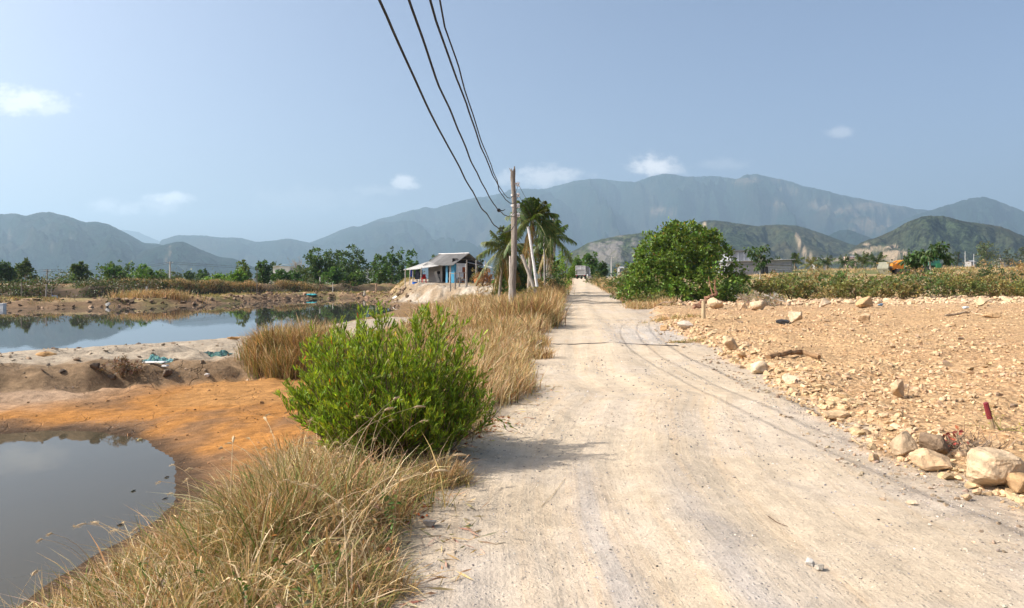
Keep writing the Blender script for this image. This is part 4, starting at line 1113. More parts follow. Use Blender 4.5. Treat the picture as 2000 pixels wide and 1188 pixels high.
b = MB(); b.lathe([(.26, 0), (.30, .06), (.31, .25), (.29, .30), (.31, .36), (.31, .60), (.29, .65), (.31, .70), (.29, .86), (.25, .9)], (0, 0, 0), 14, (.02, .20, .55)); b.build('drum', M_METAL, t, True)
b = MB(); b.lathe([(.24, .901), (.26, .93), (.2, .94)], (0, 0, 0), 14, (.015, .12, .4)); b.build('lid', M_METAL, t)
x, y, z = pos(3, 58)
b = MB(); b.box((x, y, z + .22), (.55, .4, .44), (.72, .72, .7)); b.box((x, y, z + .46), (.6, .45, .05), (.6, .6, .6))
tag(b.build('foam_box', M_PLASTER), 'white foam box cut by the left picture edge on the far bank', 'box')
x, y, z = pos(712, 92)
b = MB(); b.lathe([(.05, 0), (.17, .05), (.16, .35), (.1, .5), (.13, .6), (.08, .7)], (x, y, z), 9, (.42, .37, .30)); b.box((x, y, z + .04), (.6, .5, .12), (.15, .13, .11))
tag(b.build('sack', M_CLOTH), 'pale upright sack standing at the corner of the far pond bank', 'sack')
x, y, z = at(608, 579)
b = MB(); rs = np.random.default_rng(3)
for i in range(10): b.lathe([(.02, -.08), (.25 + .1 * rs.random(), -.02), (.18, .09), (.02, .16)], (x + .6 * rs.normal(), y + .25 * rs.normal(), z + .1), 7, (.05, .30, .32))
tag(b.build('net_heap', M_CLOTH), 'small turquoise net lying at the far water line', 'fishing net')

# ------------------------------------------------------------ the hut on the sandy mound
hub = (-6.1, 72.0); hz0 = hz(*hub) + .02
rv = np.array([.80, -.60, 0]); nv_ = np.array([-.60, -.80, 0])       # ridge direction, long-wall normal
hut = empty('hut', (hub[0], hub[1], hz0), 'shabby fish farm hut with grey corrugated roof and blue door panels on a sandy mound', 'hut')
def hp(a, b_, z): return np.array([0, 0, z]) - rv * a - nv_ * b_        # a back along the ridge, b across the gable, from the front corner
Rm = np.stack([-rv, -nv_, np.array([0, 0, 1.0])], 1)
def hbox(mb, a0, a1, b0, b1, z0, z1, tint):
    return mb.box(hp((a0 + a1) / 2, (b0 + b1) / 2, (z0 + z1) / 2), (a1 - a0, b1 - b0, z1 - z0), tint, rot=Rm)
def sheet(mb, c00, c10, c11, c01, nwave, amp, tint, th=.03, vary=.15):
    """corrugated sheet between four corners: waves run across the first edge"""
    rs = np.random.default_rng(nwave)
    n = nwave * 4 + 1
    s = np.linspace(0, 1, n)[:, None]
    A = np.array(c00) + (np.array(c10) - np.array(c00)) * s; B_ = np.array(c01) + (np.array(c11) - np.array(c01)) * s
    nrm = unit(np.cross(np.array(c10) - c00, np.array(c01) - c00))
    w = (amp * np.sin(s * nwave * 2 * np.pi)) * nrm
    top0, top1 = A + w, B_ + w
    V = np.concatenate([top0, top1, top0 - nrm * th, top1 - nrm * th]); i = np.arange(n - 1)
    q = np.concatenate([np.stack([i, i + 1, i + 1 + n, i + n], 1), np.stack([i + 2 * n, i + 3 * n, i + 1 + 3 * n, i + 1 + 2 * n], 1),
                        np.stack([i, i + 2 * n, i + 1 + 2 * n, i + 1], 1), np.stack([i + n, i + n + 1, i + 1 + 3 * n, i + 3 * n], 1)])
    tt = np.tile(np.array(tint)[None] * (1 + vary * np.repeat(rs.normal(size=(n // 16 + 1)), 16)[:n - 1])[:, None], (4, 1))
    return mb.add(V, q, np.clip(tt, .01, .9))
LH, WH, EV, RG = 3.75, 4.0, 1.95, 3.15
GREYB = (.30, .285, .26)
mb = MB()
hbox(mb, 2.5, LH, 0, .12, 0, 1.9, GREYB); hbox(mb, 2.02, 2.5, 0, .12, 0, .95, (.33, .31, .28)); hbox(mb, 2.02, 2.5, .0, .12, 1.25, 1.9, (.3, .28, .25)); hbox(mb, 1.75, 2.02, 0, .12, 0, 1.9, (.34, .32, .29))
hbox(mb, LH - .12, LH, .12, WH, 0, 1.9, (.2, .19, .17)); hbox(mb, .1, LH, WH - .12, WH, 0, 1.9, (.24, .22, .2))
mb.build('wall', M_PLASTER, hut)['label'] = 'stained grey board wall'
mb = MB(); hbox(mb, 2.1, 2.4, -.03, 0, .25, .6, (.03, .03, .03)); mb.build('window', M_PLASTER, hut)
mb = MB(); mb.box(hp(2.25, -.25, .62), (.42, .05, 1.25), (.36, .34, .31), rot=Rm @ np.array(Matrix.Rotation(.22, 3, 'X')) @ np.array(Matrix.Rotation(.25, 3, 'Y'))); mb.build('leaning_board', M_PLASTER, hut)
mb = MB(); hbox(mb, .92, 1.2, -.02, .06, 0, 1.88, (.10, .30, .46)); mb.build('door', M_METAL, hut)['label'] = 'pale blue door post panel'
mb = MB(); hbox(mb, .52, .7, -.02, .1, 0, 1.85, (.36, .33, .3)); hbox(mb, .45, .52, .0, .1, 0, 1.85, (.5, .48, .45)); mb.build('door_frame', M_PLASTER, hut)
mb = MB(); hbox(mb, 0, .42, -.02, .05, 0, 1.92, (.05, .25, .40)); hbox(mb, -.03, .02, 0, .3, 0, 1.95, (.06, .28, .44)); mb.build('blue_panel', M_METAL, hut)['label'] = 'blue tin corner panel'
mb = MB(); hbox(mb, .7, .92, .5, .56, .2, 1.7, (.05, .05, .05)); hbox(mb, 1.2, 1.75, 1.0, 1.06, .1, 1.8, (.04, .04, .04)); hbox(mb, 1.25, 1.7, .6, 1.0, .3, .55, (.25, .24, .22)); mb.build('doorway', M_PLASTER, hut)['label'] = 'open doorway, its inner shade painted as black panels'  # black panels set inside the doorway paint the shade of the room
# gable end: white sheets, rusty sheet, brick and plaster plinth
mb = MB(); hbox(mb, -.04, .02, .3, .62, .45, 1.98, (.66, .66, .65)); hbox(mb, -.05, .01, .62, 1.95, .62, 1.95, (.78, .78, .77)); hbox(mb, -.06, 0, .3, 2.0, 1.75, 2.08, (.62, .62, .61)); mb.build('white_sheet', M_METAL, hut)
mb = MB(); hbox(mb, -.09, -.055, 1.25, 2.05, 1.15, 1.68, (.36, .10, .035)); hbox(mb, -.09, -.055, 1.42, 2.05, .45, 1.15, (.26, .075, .03)); mb.build('rusty_sheet', M_RUST, hut)
mb = MB(); hbox(mb, -.08, .04, .3, 2.1, 0, .42, (.44, .38, .32)); hbox(mb, -.1, -.079, .5, .85, .02, .2, (.42, .16, .07)); hbox(mb, -.1, -.079, 1.1, 1.5, .05, .22, (.42, .15, .07)); mb.build('plinth', M_PLASTER, hut)
mb = MB(); hbox(mb, .3, .36, .1, WH, 1.95, 2.6, (.03, .027, .025)); hbox(mb, .5, .56, 2.1, WH, 0, 1.9, (.02, .02, .02)); hbox(mb, -.02, .04, .2, WH - .2, 2.45, 2.53, (.16, .13, .1)); hbox(mb, -.02, .04, 1.9, 2.0, 2.0, 3.0, (.16, .13, .1)); mb.build('gable_frame_and_shade', M_PLASTER, hut)  # black sheets behind the frame bars stand in for the dark inside
mb = MB()
e0, e1 = -.35, LH + .3
sheet(mb, hp(e0, -.55, EV - .12), hp(e1, -.55, EV - .12), hp(e1, WH * .5, RG), hp(e0, WH * .5, RG), 22, .025, (.22, .21, .195))
sheet(mb, hp(e0, WH * .5, RG), hp(e1, WH * .5, RG), hp(e1, WH + .5, EV - .05), hp(e0, WH + .5, EV - .05), 22, .025, (.3, .29, .27))
rf = mb.build('roof', M_METAL, hut); rf['label'] = 'sagging grey corrugated roof'
mb = MB(); mb.tube([hp(e0 - .02, WH * .5, RG + .05), hp(e1 * .5, WH * .5, RG + .02), hp(e1, WH * .5, RG + .05)], .07, 6, (.5, .48, .45)); mb.build('ridge_cap', M_METAL, rf)
# awning on the left with its poles
mb = MB(); aw = [hp(LH * .55, -.5, EV - .06), hp(LH + .25, -.3, EV + .28), hp(LH + 1.9, -.9, 1.42), hp(LH * .55 + 1.4, -2.1, 1.30)]
sheet(mb, hp(LH + .25, .3, EV + .35), hp(LH * .45, -.55, EV - .16), hp(LH * .6 + 1.3, -2.0, 1.42), hp(LH + 3.3, -.6, 1.40), 16, .02, (.33, .32, .30))
mb.build('awning', M_METAL, hut)
for i, (px, pt) in enumerate(((791, 526), (800, 527), (806, 526), (822, 523), (817, 546))):
    X = P3(px, 552, [74.5, 77, 74, 72.5, 72.2][i]); zt = EYE + (HOR - pt) / F * X[1]; zb_ = hz(X[0], X[1])
    mb = MB(); o_ = np.array([hub[0], hub[1], hz0])
    mb.tube([np.array([X[0], X[1], zb_ - .2]) - o_, np.array([X[0] + .05, X[1], zt]) - o_], .06, 6, (.36, .32, .27) if i < 4 else (.6, .58, .55)); mb.build('awning_post', M_WOOD, hut)
# lean-to on the right
mb = MB(); sheet(mb, hp(-.3, WH * .52, 2.15), hp(-.3 - .2, WH * .52 + 4.4, 1.62), hp(2.4, WH * .52 + 4.4, 2.25), hp(2.4, WH * .52, 2.85), 16, .02, (.60, .60, .60)); mb.build('lean_to_roof', M_METAL, hut)['label'] = 'pale tin lean-to roof'
mb = MB(); hbox(mb, .4, .46, WH * .55, WH + 2.2, 0, 1.7, (.025, .025, .022)); hbox(mb, .3, .36, WH + .9, WH + 2.0, 0, .9, (.22, .25, .30)); mb.build('lean_to_shade_and_panel', M_PLASTER, hut)  # black sheet stands in for the shaded opening; the grey panel is solid
# things by the hut
x, y, z = pos(828.5, 73.2)
t = empty('plastic_chair', (x, y, z), 'red plastic chair under the awning of the hut', 'chair', rz=.4)
b = MB(); b.box((0, 0, .44), (.46, .44, .04), (.62, .02, .015)); b.build('seat', M_METAL, t)
b = MB(); b.box((0, .22, .68), (.46, .04, .46), (.62, .02, .015), rot=np.array(Matrix.Rotation(-.15, 3, 'X'))); b.build('backrest', M_METAL, t)
for sx2 in (-.2, .2):
    for sy2 in (-.19, .19):
        b = MB(); b.box((sx2, sy2, .2), (.05, .05, .46), (.55, .02, .015)); b.build('leg', M_METAL, t)
x, y, z = pos(811, 73.5)
b = MB(); b.lathe([(.24, 0), (.29, .04), (.34, .36), (.36, .38), (.3, .37), (.24, .08)], (x, y, z), 12, (.02, .12, .5)); tag(b.build('basin', M_METAL), 'blue plastic basin on the ground under the hut awning', 'basin')
x, y, z = pos(815, 73)
b = MB(); zz = EYE + (HOR - 533) * mpx(73)
for i, (dx, w_, h_, tt) in enumerate(((-.65, .22, .7, (.02, .04, .2)), (.0, .5, 1.0, (.03, .035, .05)), (.4, .35, .8, (.05, .055, .08)))):
    b.box((x + dx, y + .05 * i, zz - h_ / 2 + .3), (w_, .07, h_), tt, taper=.8)
tag(b.build('laundry', M_CLOTH), 'dark blue clothes hanging under the hut awning', 'laundry')
for px, py, sz, tt, lab in [(773, 556.5, .34, (.75, .74, .72), 'white plastic bag on the slope left of the hut'), (781, 554.5, .3, (.55, .6, .68), 'pale blue plastic bag beside the white one left of the hut')]:
    x, y, z = pos(px, 74)
    b = MB(); b.lathe([(.06, -.05), (sz, .02), (sz * 1.05, .16), (sz * .6, .3), (.04, .38)], (x, y, z), 9, tt); tag(b.build('plastic_bag', M_CLOTH), lab, 'bag')
for i, (px, pt, pb, d) in enumerate(((879.5, 533, 565, 64), (889, 531, 565, 63.5), (897.5, 532, 564, 63.5), (912, 508, 562, 64), (910, 516, 550, 66), (930, 508, 545, 67), (948, 510, 545, 68))):
    q0 = P3(px, pb, d); q0[2] = hz(q0[0], d) - .25
    lab = ['leftmost short fence post in front of the hut gable', 'second fence post from the left in front of the hut gable', 'third fence post from the left in front of the hut gable', 'tall dark fence post in front of the rusty sheet', 'thin post directly behind the tall dark fence post', 'thin tall stick before the hut lean-to', 'rightmost thin stick before the hut lean-to'][i]
    post('fence_post', lab, q0, P3(px, pt, d), .055, .05, (.2, .18, .16) if i < 4 else (.4, .37, .33), seed=60 + i)
q = [P3(879.5, 534, 64), P3(889, 535, 63.6), P3(898, 533.5, 63.6), P3(912, 533, 64)]
b = MB(); b.tube(q, .035, 5, (.24, .21, .18)); tag(b.build('fence_rail', M_WOOD), 'thin horizontal rail joining the fence posts in front of the hut gable', 'rail')
shrub('brush_pile', 'rust brown heap of dead palm leaves and brush right of the hut', 'brush pile', pos(943, 63), 1.7, 1.4, 1.75, 701, (.20, .105, .045), 1500, .2, asp=.25, dry=.3, drycol=(.34, .16, .05))
shrub('brush_pile', 'greenish dry brush growing up the sticks before the hut', 'brush pile', pos(930, 65), 1.2, 1.0, 1.9, 702, (.13, .13, .05), 900, .16, asp=.3, dry=.3)
for px, py, w_, tt, lab in [(931, 546, .5, (.40, .16, .05), 'orange round basket lid leaning on the brush beside the hut')]:
    X = P3(px, py, 61.5); zg = hz(X[0], 61.5)
    b = MB(); b.lathe([(.03, .02), (.18, .0), (.26, -.03), (.26, -.05), (.06, -.02)], (X[0], 61.5, zg + .42), 14, tt, rot=np.array(Matrix.Rotation(1.25, 3, 'X'))); tag(b.build('basket', M_CLOTH), lab, 'basket')

# ------------------------------------------------------------ buildings
# white house left
x, y, z = pos(556, 140); kk = mpx(140)
wh = empty('white_house', (x, y, z), 'small white two-storey house with a pale roof behind the far trees', 'house')
b = MB(); b.box((0, 0, 1.6), (3.4, 4, 4.2), (.74, .73, .68)); b.box((-1.9, 0, .9), (1.2, 3.5, 2.6), (.72, .72, .7)); b.build('wall', M_PLASTER, wh)
b = MB(); sheet(b, (-2.3, -2.4, 3.55), (2.1, -2.4, 4.15), (2.1, 2.4, 4.5), (-2.3, 2.4, 3.9), 14, .03, (.50, .56, .56)); b.build('roof', M_METAL, wh)
for wx, wz in ((-.9, 2.6), (.4, 2.7)):
    b = MB(); b.box((wx, -2.01, wz), (.55, .05, .8), (.2, .22, .24)); b.build('window', M_METAL, wh)
b = MB(); b.box((-1.9, -1.76, .9), (.5, .04, .9), (.2, .22, .24)); b.build('window', M_METAL, wh)
# tiny far buildings left and right
for i, (px, pb, pt, w, d, lab) in enumerate([(117, 551, 543, 5, 420, 'tiny white tower block far behind the pond, right of the blue barrel'), (106, 551, 547, 22, 430, 'tiny white low building far behind the blue barrel'), (80, 551, 547, 30, 440, 'long tiny white building in the distance left of the barrel'), (141, 551, 546, 6, 430, 'tiny pale building far left of the slim upright tree'), (490, 550, 545, 12, 300, 'small pale roofed building behind the bright bush tree'), (723, 545, 528, 10, 170, 'small pale building peeping out between grove and twin trees')]):
    kk = mpx(d); x = (px - 1000) * kk; zt = EYE + (HOR - pt) * kk; zb_ = min(hz(x, d), zt - 2)
    bt_ = empty('far_building', (x, d, zb_), lab, 'building'); h = zt - zb_; w_ = w * kk
    b = MB(); b.box((0, 0, h / 2), (w_, 4, h), (.52, .51, .49)); b.build('wall', M_PLASTER, bt_)
    b = MB(); b.box((0, 0, h + .12), (w_ * 1.06, 4.3, .24), (.52, .5, .47)); b.build('roof', M_PLASTER, bt_)
    for j in range(max(1, int(w_ / 3))):
        b = MB(); b.box((-w_ / 2 + (j + .5) * w_ / max(1, int(w_ / 3)), -2.01, h - 1), (.8, .05, .8), (.2, .22, .24)); b.build('window', M_METAL, bt_)
for i, (px, pt, w, d, lab) in enumerate([(1212, 521, 8, 260, 'small white roofed building beyond the road end'), (1725, 512, 30, 420, 'pale low building at the foot of the right hill'), (1955, 505, 14, 380, 'small pale roof far out at the right of the plain'), (1895, 509, 8, 380, 'tiny pale building between the two white far poles'), (1600, 505, 22, 520, 'tiny pale village house under the middle hill'), (1660, 500, 18, 560, 'tiny pink village house at the foot of the middle hill'), (1525, 508, 20, 500, 'tiny pale village house right behind the shed roof')]):
    kk = mpx(d); x = (px - 1000) * kk; zt = EYE + (HOR - pt) * kk; zb_ = min(hz(x, d), zt - 2.2)
    bt_ = empty('far_building', (x, d, zb_), lab, 'building'); h = zt - zb_; w_ = w * kk
    b = MB(); b.box((0, 0, h / 2 - .3), (w_, 5, h - .6), (.30, .28, .26) if 'pink' not in lab else (.6, .42, .36)); b.build('wall', M_PLASTER, bt_)
    b = MB(); b.add([(-w_ / 2 - .3, -2.8, h - .7), (w_ / 2 + .3, -2.8, h - .7), (w_ / 2 + .3, 0, h), (-w_ / 2 - .3, 0, h), (-w_ / 2 - .3, 2.8, h - .7), (w_ / 2 + .3, 2.8, h - .7)], [np.array([[0, 1, 2, 3], [3, 2, 5, 4]])], (.30, .295, .29)); b.build('roof', M_METAL, bt_)
    for j in range(2):
        b = MB(); b.box((-w_ / 4 + j * w_ / 2, -2.51, max(.8, h - 1.6)), (.8, .05, .8), (.15, .16, .18)); b.build('window', M_METAL, bt_)

# corrugated sheds at the right
d = 100.0; kk = mpx(d)
x0, x1 = (1424 - 1000) * kk, (1546 - 1000) * kk
zb_ = min(hz(x0, d), hz(x1, d)) - .5; zt0 = EYE + (HOR - 511) * kk; zt1 = EYE + (HOR - 507) * kk
sh = empty('corrugated_shed', (x0, d, zb_), 'long grey corrugated iron shed with a dark window, right of the large round tree', 'shed')
wd = x1 - x0
b = MB(); xa, xb = (1487 - 1424) * kk, (1500 - 1424) * kk; za, zc = EYE + (HOR - 537) * kk - zb_, EYE + (HOR - 521) * kk - zb_
t0, t1 = zt0 - zb_, zt1 - zb_
ti = lambda xx: t0 + (t1 - t0) * xx / wd
G = (.33, .335, .345)
def hsheet(xa_, xb_, z0, z1a, z1b, nw):
    sheet(b, (xa_, 0, z0), (xa_, 0, z1a), (xb_, 0, z1b), (xb_, 0, z0), nw, .055, G, vary=.1)
hsheet(0, xa, 0, ti(0), ti(xa), 12); hsheet(xb, wd, 0, ti(xb), ti(wd), 12); hsheet(xa, xb, 0, za, za, 5); hsheet(xa, xb, zc, ti(xa), ti(xb), 4)
b.box((.05, 3.5, t0 / 2), (.1, 6.9, t0 - .05), (.3, .3, .3)); b.box((wd - .05, 3.5, t1 / 2), (.1, 6.9, t1 - .05), (.3, .3, .3)); b.box((wd / 2, 7.05, t0 / 2), (wd, .1, t0 - .1), (.3, .3, .3))
b.build('wall', M_METAL, sh)
b = MB(); b.box(((xa + xb) / 2, .25, (za + zc) / 2), (xb - xa, .1, zc - za), (.02, .02, .022)); w_o = b.build('window', M_METAL, sh)
b = MB(); 
for q in (.25, .5, .75): b.box((xa + (xb - xa) * q, .1, (za + zc) / 2), (.05, .05, zc - za), (.25, .25, .25))
b.build('window_bar', M_METAL, w_o)
b = MB(); sheet(b, (-.2, -.35, t0 + .03), (wd + .5, -.35, t1 + .05), (wd + .5, 7.3, t1 - .5), (-.2, 7.3, t0 - .5), 40, .03, (.36, .37, .38), th=.06); b.build('roof', M_METAL, sh)
b = MB(); b.box((wd + .02, -.06, t1 / 2), (.1, .1, t1), (.2, .2, .2)); b.box((wd * .5, -.1, zc + .25), (wd, .06, .06), (.22, .22, .22)); b.build('corner_trim', M_METAL, sh)
d = 112.0; kk = mpx(d); x0, x1 = (1428 - 1000) * kk, (1463 - 1000) * kk; zb2 = hz(x0, d) - .3
ush = empty('corrugated_shed', (x0, d, zb2), 'taller pale corrugated building rising behind the long grey shed', 'shed')
zt = EYE + (HOR - 491) * kk - zb2
b = MB(); sheet(b, (0, 0, 0), (x1 - x0, 0, 0), (x1 - x0, 0, zt), (0, 0, zt), 16, .04, (.42, .44, .47)); b.box((x1 - x0, 3, zt / 2), (.08, 6, zt), (.35, .37, .4)); b.box((0, 3, zt / 2), (.08, 6, zt), (.35, .37, .4)); b.build('wall', M_METAL, ush)
b = MB()
for q in (0.02, .38, .72, 1.0): b.box(((x1 - x0) * q, -.1, zt - .9), (.22, .08, 1.7), (.55, .57, .6))
b.build('pilaster', M_METAL, ush)
b = MB(); b.box(((x1 - x0) / 2, 3, zt + .08), (x1 - x0 + .6, 6.8, .16), (.2, .2, .21)); b.build('roof', M_METAL, ush)
b = MB(); sheet(b, (-.1, -.5, zt * .55), ((x1 - x0) + 4.6, -.5, zt * .50), ((x1 - x0) + 4.6, 1.5, zt * .60), (-.1, 1.5, zt * .68), 20, .03, (.5, .5, .52)); b.build('lower_roof', M_METAL, ush)

# ------------------------------------------------------------ vehicles
def wheel(par, c, r, w, name='wheel', axis='X'):
    M_ = np.array(Matrix.Rotation(R(90), 3, 'Y' if axis == 'X' else 'X'))
    b = MB(); b.lathe([(r * .62, -w / 2), (r * .93, -w / 2), (r, -w * .3), (r, w * .3), (r * .93, w / 2), (r * .62, w / 2)], c, 18, (.02, .02, .02), rot=M_)
    o = b.build(name, M_CABLE, par, True)
    b = MB(); b.lathe([(r * .15, -w * .42), (r * .61, -w * .3), (r * .61, w * .3), (r * .15, w * .42)], c, 14, (.30, .30, .30), rot=M_); b.build('rim', M_METAL, o)
    return o
# truck at the end of the road, seen from behind
d = 101.0; x = (1135 - 1000) * mpx(d); z = hz(x, d)
tk = empty('truck', (x - .1, d, z), 'grey box truck with a white framed tailgate standing at the far end of the road', 'truck', rz=-.30)
tk.scale = (.82, .82, .86)
LT = (.24, .24, .235)
b = MB(); b.box((0, 2.0, 1.22), (1.75, 3.9, .95), LT); b.box((0, 2.0, .66), (1.5, 3.8, .14), (.1, .1, .1)); b.build('cargo_body', M_METAL, tk)
b = MB(); b.box((0, .05, 2.02), (1.62, .04, .5), (.36, .37, .38)); b.box((0, 2.0, 2.02), (1.66, 3.6, .5), (.25, .25, .24)); b.build('canvas_cover', M_CLOTH, tk)
b = MB()
for sx2 in (-.86, .86): b.box((sx2, 0, 1.5), (.09, .09, 1.5), (.46, .46, .45))
for zz in (.78, 1.72, 2.27): b.box((0, 0, zz), (1.78, .08, .09), (.46, .46, .45))
b.box((0, -.005, 1.95), (.07, .07, .62), (.66, .66, .64)); b.build('tail_frame', M_METAL, tk)
b = MB(); b.box((0, 4.6, 1.3), (1.7, 1.4, 1.5), (.5, .52, .55), taper=.93); cb_ = b.build('cab', M_METAL, tk)
b = MB(); b.box((0, 5.28, 1.62), (1.4, .06, .55), (.03, .035, .04)); b.build('windscreen', M_METAL, cb_)
for sx2 in (-.72, .72):
    b = MB(); b.box((sx2, -.02, .62), (.16, .05, .12), (.45, .02, .015)); b.build('tail_lamp', M_METAL, tk)
    for yy2 in (.75, 4.4): wheel(tk, (sx2, yy2, .38), .38, .24)
# motorbike
d = 92.0; x = (1152 - 1000) * mpx(d); z = hz(x, d)
mk = empty('motorbike', (x, d, z), 'small parked motorbike at the right edge of the road near the truck', 'motorbike', rz=.5)
wheel(mk, (0, -.6, .29), .29, .1); wheel(mk, (0, .6, .29), .29, .1)
b = MB(); b.box((0, -.2, .62), (.26, .85, .28), (.10, .08, .08), taper=.8); b.tube([(0, .6, .29), (0, .45, .95)], .05, 6, (.3, .3, .3)); b.box((0, .38, .62), (.32, .1, .5), (.55, .53, .5)); b.box((0, .1, .34), (.22, .5, .18), (.15, .15, .15)); b.build('body', M_METAL, mk)
b = MB(); b.box((0, -.25, .80), (.27, .75, .1), (.03, .03, .03), taper=.85); b.build('seat', M_CLOTH, mk)
b = MB(); b.tube([(-.34, .36, 1.02), (0, .45, .98), (.34, .36, 1.02)], .022, 5, (.1, .1, .1)); b.build('handlebar', M_METAL, mk)
b = MB(); b.lathe([(.02, -.1), (.1, -.06), (.1, .06), (.03, .1)], (0, .5, .9), 10, (.7, .7, .7)); b.build('headlight', M_CER, mk)
for sx2 in (-.38, .38):
    b = MB(); b.tube([(sx2 * .85, .37, 1.02), (sx2, .37, 1.16)], .012, 4, (.1, .1, .1)); b.lathe([(.01, -.05), (.06, 0), (.01, .05)], (sx2, .37, 1.2), 8, (.6, .6, .6)); b.build('mirror', M_METAL, mk)

# yellow bulldozer with a raised boom and a dusty blade, behind the scrub
d = 88.0; kk = mpx(d)
def bx_(px0, px1, py0, py1, y0, y1, tint, mb): 
    mb.box((((px0 + px1) / 2 - 1755) * kk, (y0 + y1) / 2, EYE + (HOR - (py0 + py1) / 2) * kk - bz), ((px1 - px0) * kk, y1 - y0, (py1 - py0) * kk), tint)
x, y, bz = pos(1755, d); bz = min(bz, EYE + (HOR - 529) * kk)
bd = empty('bulldozer', (x, y, bz), 'orange-yellow bulldozer with a dusty grey blade behind the scrub hedge', 'bulldozer')
OR = (.50, .225, .035)
for yy2 in (-.9, .9):
    b = MB(); b.tube([((1742 - 1755) * kk, yy2, .38), ((1790 - 1755) * kk, yy2, .38)], .36, 12, (.06, .055, .05)); b.box(((1766 - 1755) * kk, yy2, .62), (48 * kk, .4, .14), (.07, .065, .06)); b.build('track', M_CABLE, bd)
b = MB(); bx_(1742, 1762, 516, 525, -.5, .5, OR, b); bx_(1739, 1746, 515, 527, -.6, .6, (.58, .22, .03), b); bx_(1745, 1790, 524, 527, -1.1, 1.1, (.50, .2, .04), b); b.build('engine_body', M_METAL, bd)
b = MB(); bx_(1775, 1781, 517, 527, -.9, .9, OR, b); bx_(1768, 1775, 521, 525, -.6, .6, (.5, .18, .03), b); b.build('fuel_tank', M_METAL, bd)
b = MB()
for px in (1763, 1781): bx_(px - 1, px + 1, 509, 526, -.75, -.62, OR, b); bx_(px - 1, px + 1, 509, 526, .62, .75, OR, b)
bx_(1760, 1784, 508, 510, -.9, .9, OR, b); cbn = b.build('cab_frame', M_METAL, bd)
b = MB(); bx_(1764.2, 1779.8, 510.5, 519, -.6, .6, (.04, .06, .055), b); b.build('cab_glass', M_METAL, cbn)
b = MB()
for yy2 in (-.5, .5): b.tube([((1744 - 1755) * kk, yy2, EYE + (HOR - 517) * kk - bz), ((1752 - 1755) * kk, yy2, EYE + (HOR - 511) * kk - bz), ((1762 - 1755) * kk, yy2, EYE + (HOR - 509) * kk - bz)], .1, 6, (.66, .28, .04))
b.build('boom', M_METAL, bd)
b = MB(); bx_(1735, 1740, 520, 524, -.5, .5, (.3, .28, .22), b); b.build('push_arm', M_METAL, bd)
b = MB(); V = []
for s_ in np.linspace(-1, 1, 7): V += [((1728 - 1755) * kk + .16 * s_ ** 2, s_ * 1.3, -.05), ((1722 - 1755) * kk + .1 * s_ ** 2, s_ * 1.3, .75), ((1724 - 1755) * kk + .16 * s_ ** 2, s_ * 1.3, EYE + (HOR - 512) * kk - bz)]
V = np.array(V); q = []
for i in range(6): q += [[i * 3, i * 3 + 3, i * 3 + 4, i * 3 + 1], [i * 3 + 1, i * 3 + 4, i * 3 + 5, i * 3 + 2]]
V2 = V + [.14, 0, 0]; q = np.array(q)
b.add(np.concatenate([V, V2]), [np.concatenate([q, q[:, ::-1] + len(V)])], (.22, .215, .16)); bx_(1722, 1735, 513, 515, -1.25, -1.15, (.45, .3, .1), b); bx_(1722, 1735, 513, 515, 1.15, 1.25, (.45, .3, .1), b); b.build('blade', M_METAL, bd)
# green machine behind the papaya trees
d = 94.0; kk = mpx(d); x, y, bz = pos(1812, d); bz = min(bz, EYE + (HOR - 527) * kk)
gm = empty('excavator', (x, y, bz), 'green excavator with a dark vertical arm beside the yellow bulldozer', 'excavator')
def g_(px0, px1, py0, py1, y0, y1, tint, mb): mb.box((((px0 + px1) / 2 - 1812) * kk, (y0 + y1) / 2, EYE + (HOR - (py0 + py1) / 2) * kk - bz), ((px1 - px0) * kk, y1 - y0, (py1 - py0) * kk), tint)
b = MB(); g_(1806, 1827, 505, 519, -1, 1, (.05, .20, .15), b); g_(1819, 1829, 515, 524, -1.1, 1.1, (.05, .22, .10), b); cbn = b.build('cab', M_METAL, gm)
b = MB(); g_(1806.5, 1815, 506.5, 513, -1.02, 1.02, (.12, .22, .24), b); b.build('cab_glass', M_METAL, cbn)
b = MB(); g_(1785, 1806, 517, 520, -.9, .9, (.28, .34, .28), b); g_(1785, 1806, 520, 523, -.8, .8, (.08, .08, .08), b); b.build('chassis', M_METAL, gm)
b = MB(); b.tube([((1802 - 1812) * kk, 0, .3), ((1803 - 1812) * kk, 0, 1.6), ((1802 - 1812) * kk, 0, EYE + (HOR - 499) * kk - bz)], [.22, .2, .12], 6, (.03, .04, .045)); b.build('arm', M_METAL, gm)
for yy2 in (-.8, .8):
    b = MB(); b.tube([((1790 - 1812) * kk, yy2, .3), ((1826 - 1812) * kk, yy2, .3)], .3, 12, (.04, .04, .04)); b.build('track', M_CABLE, gm)

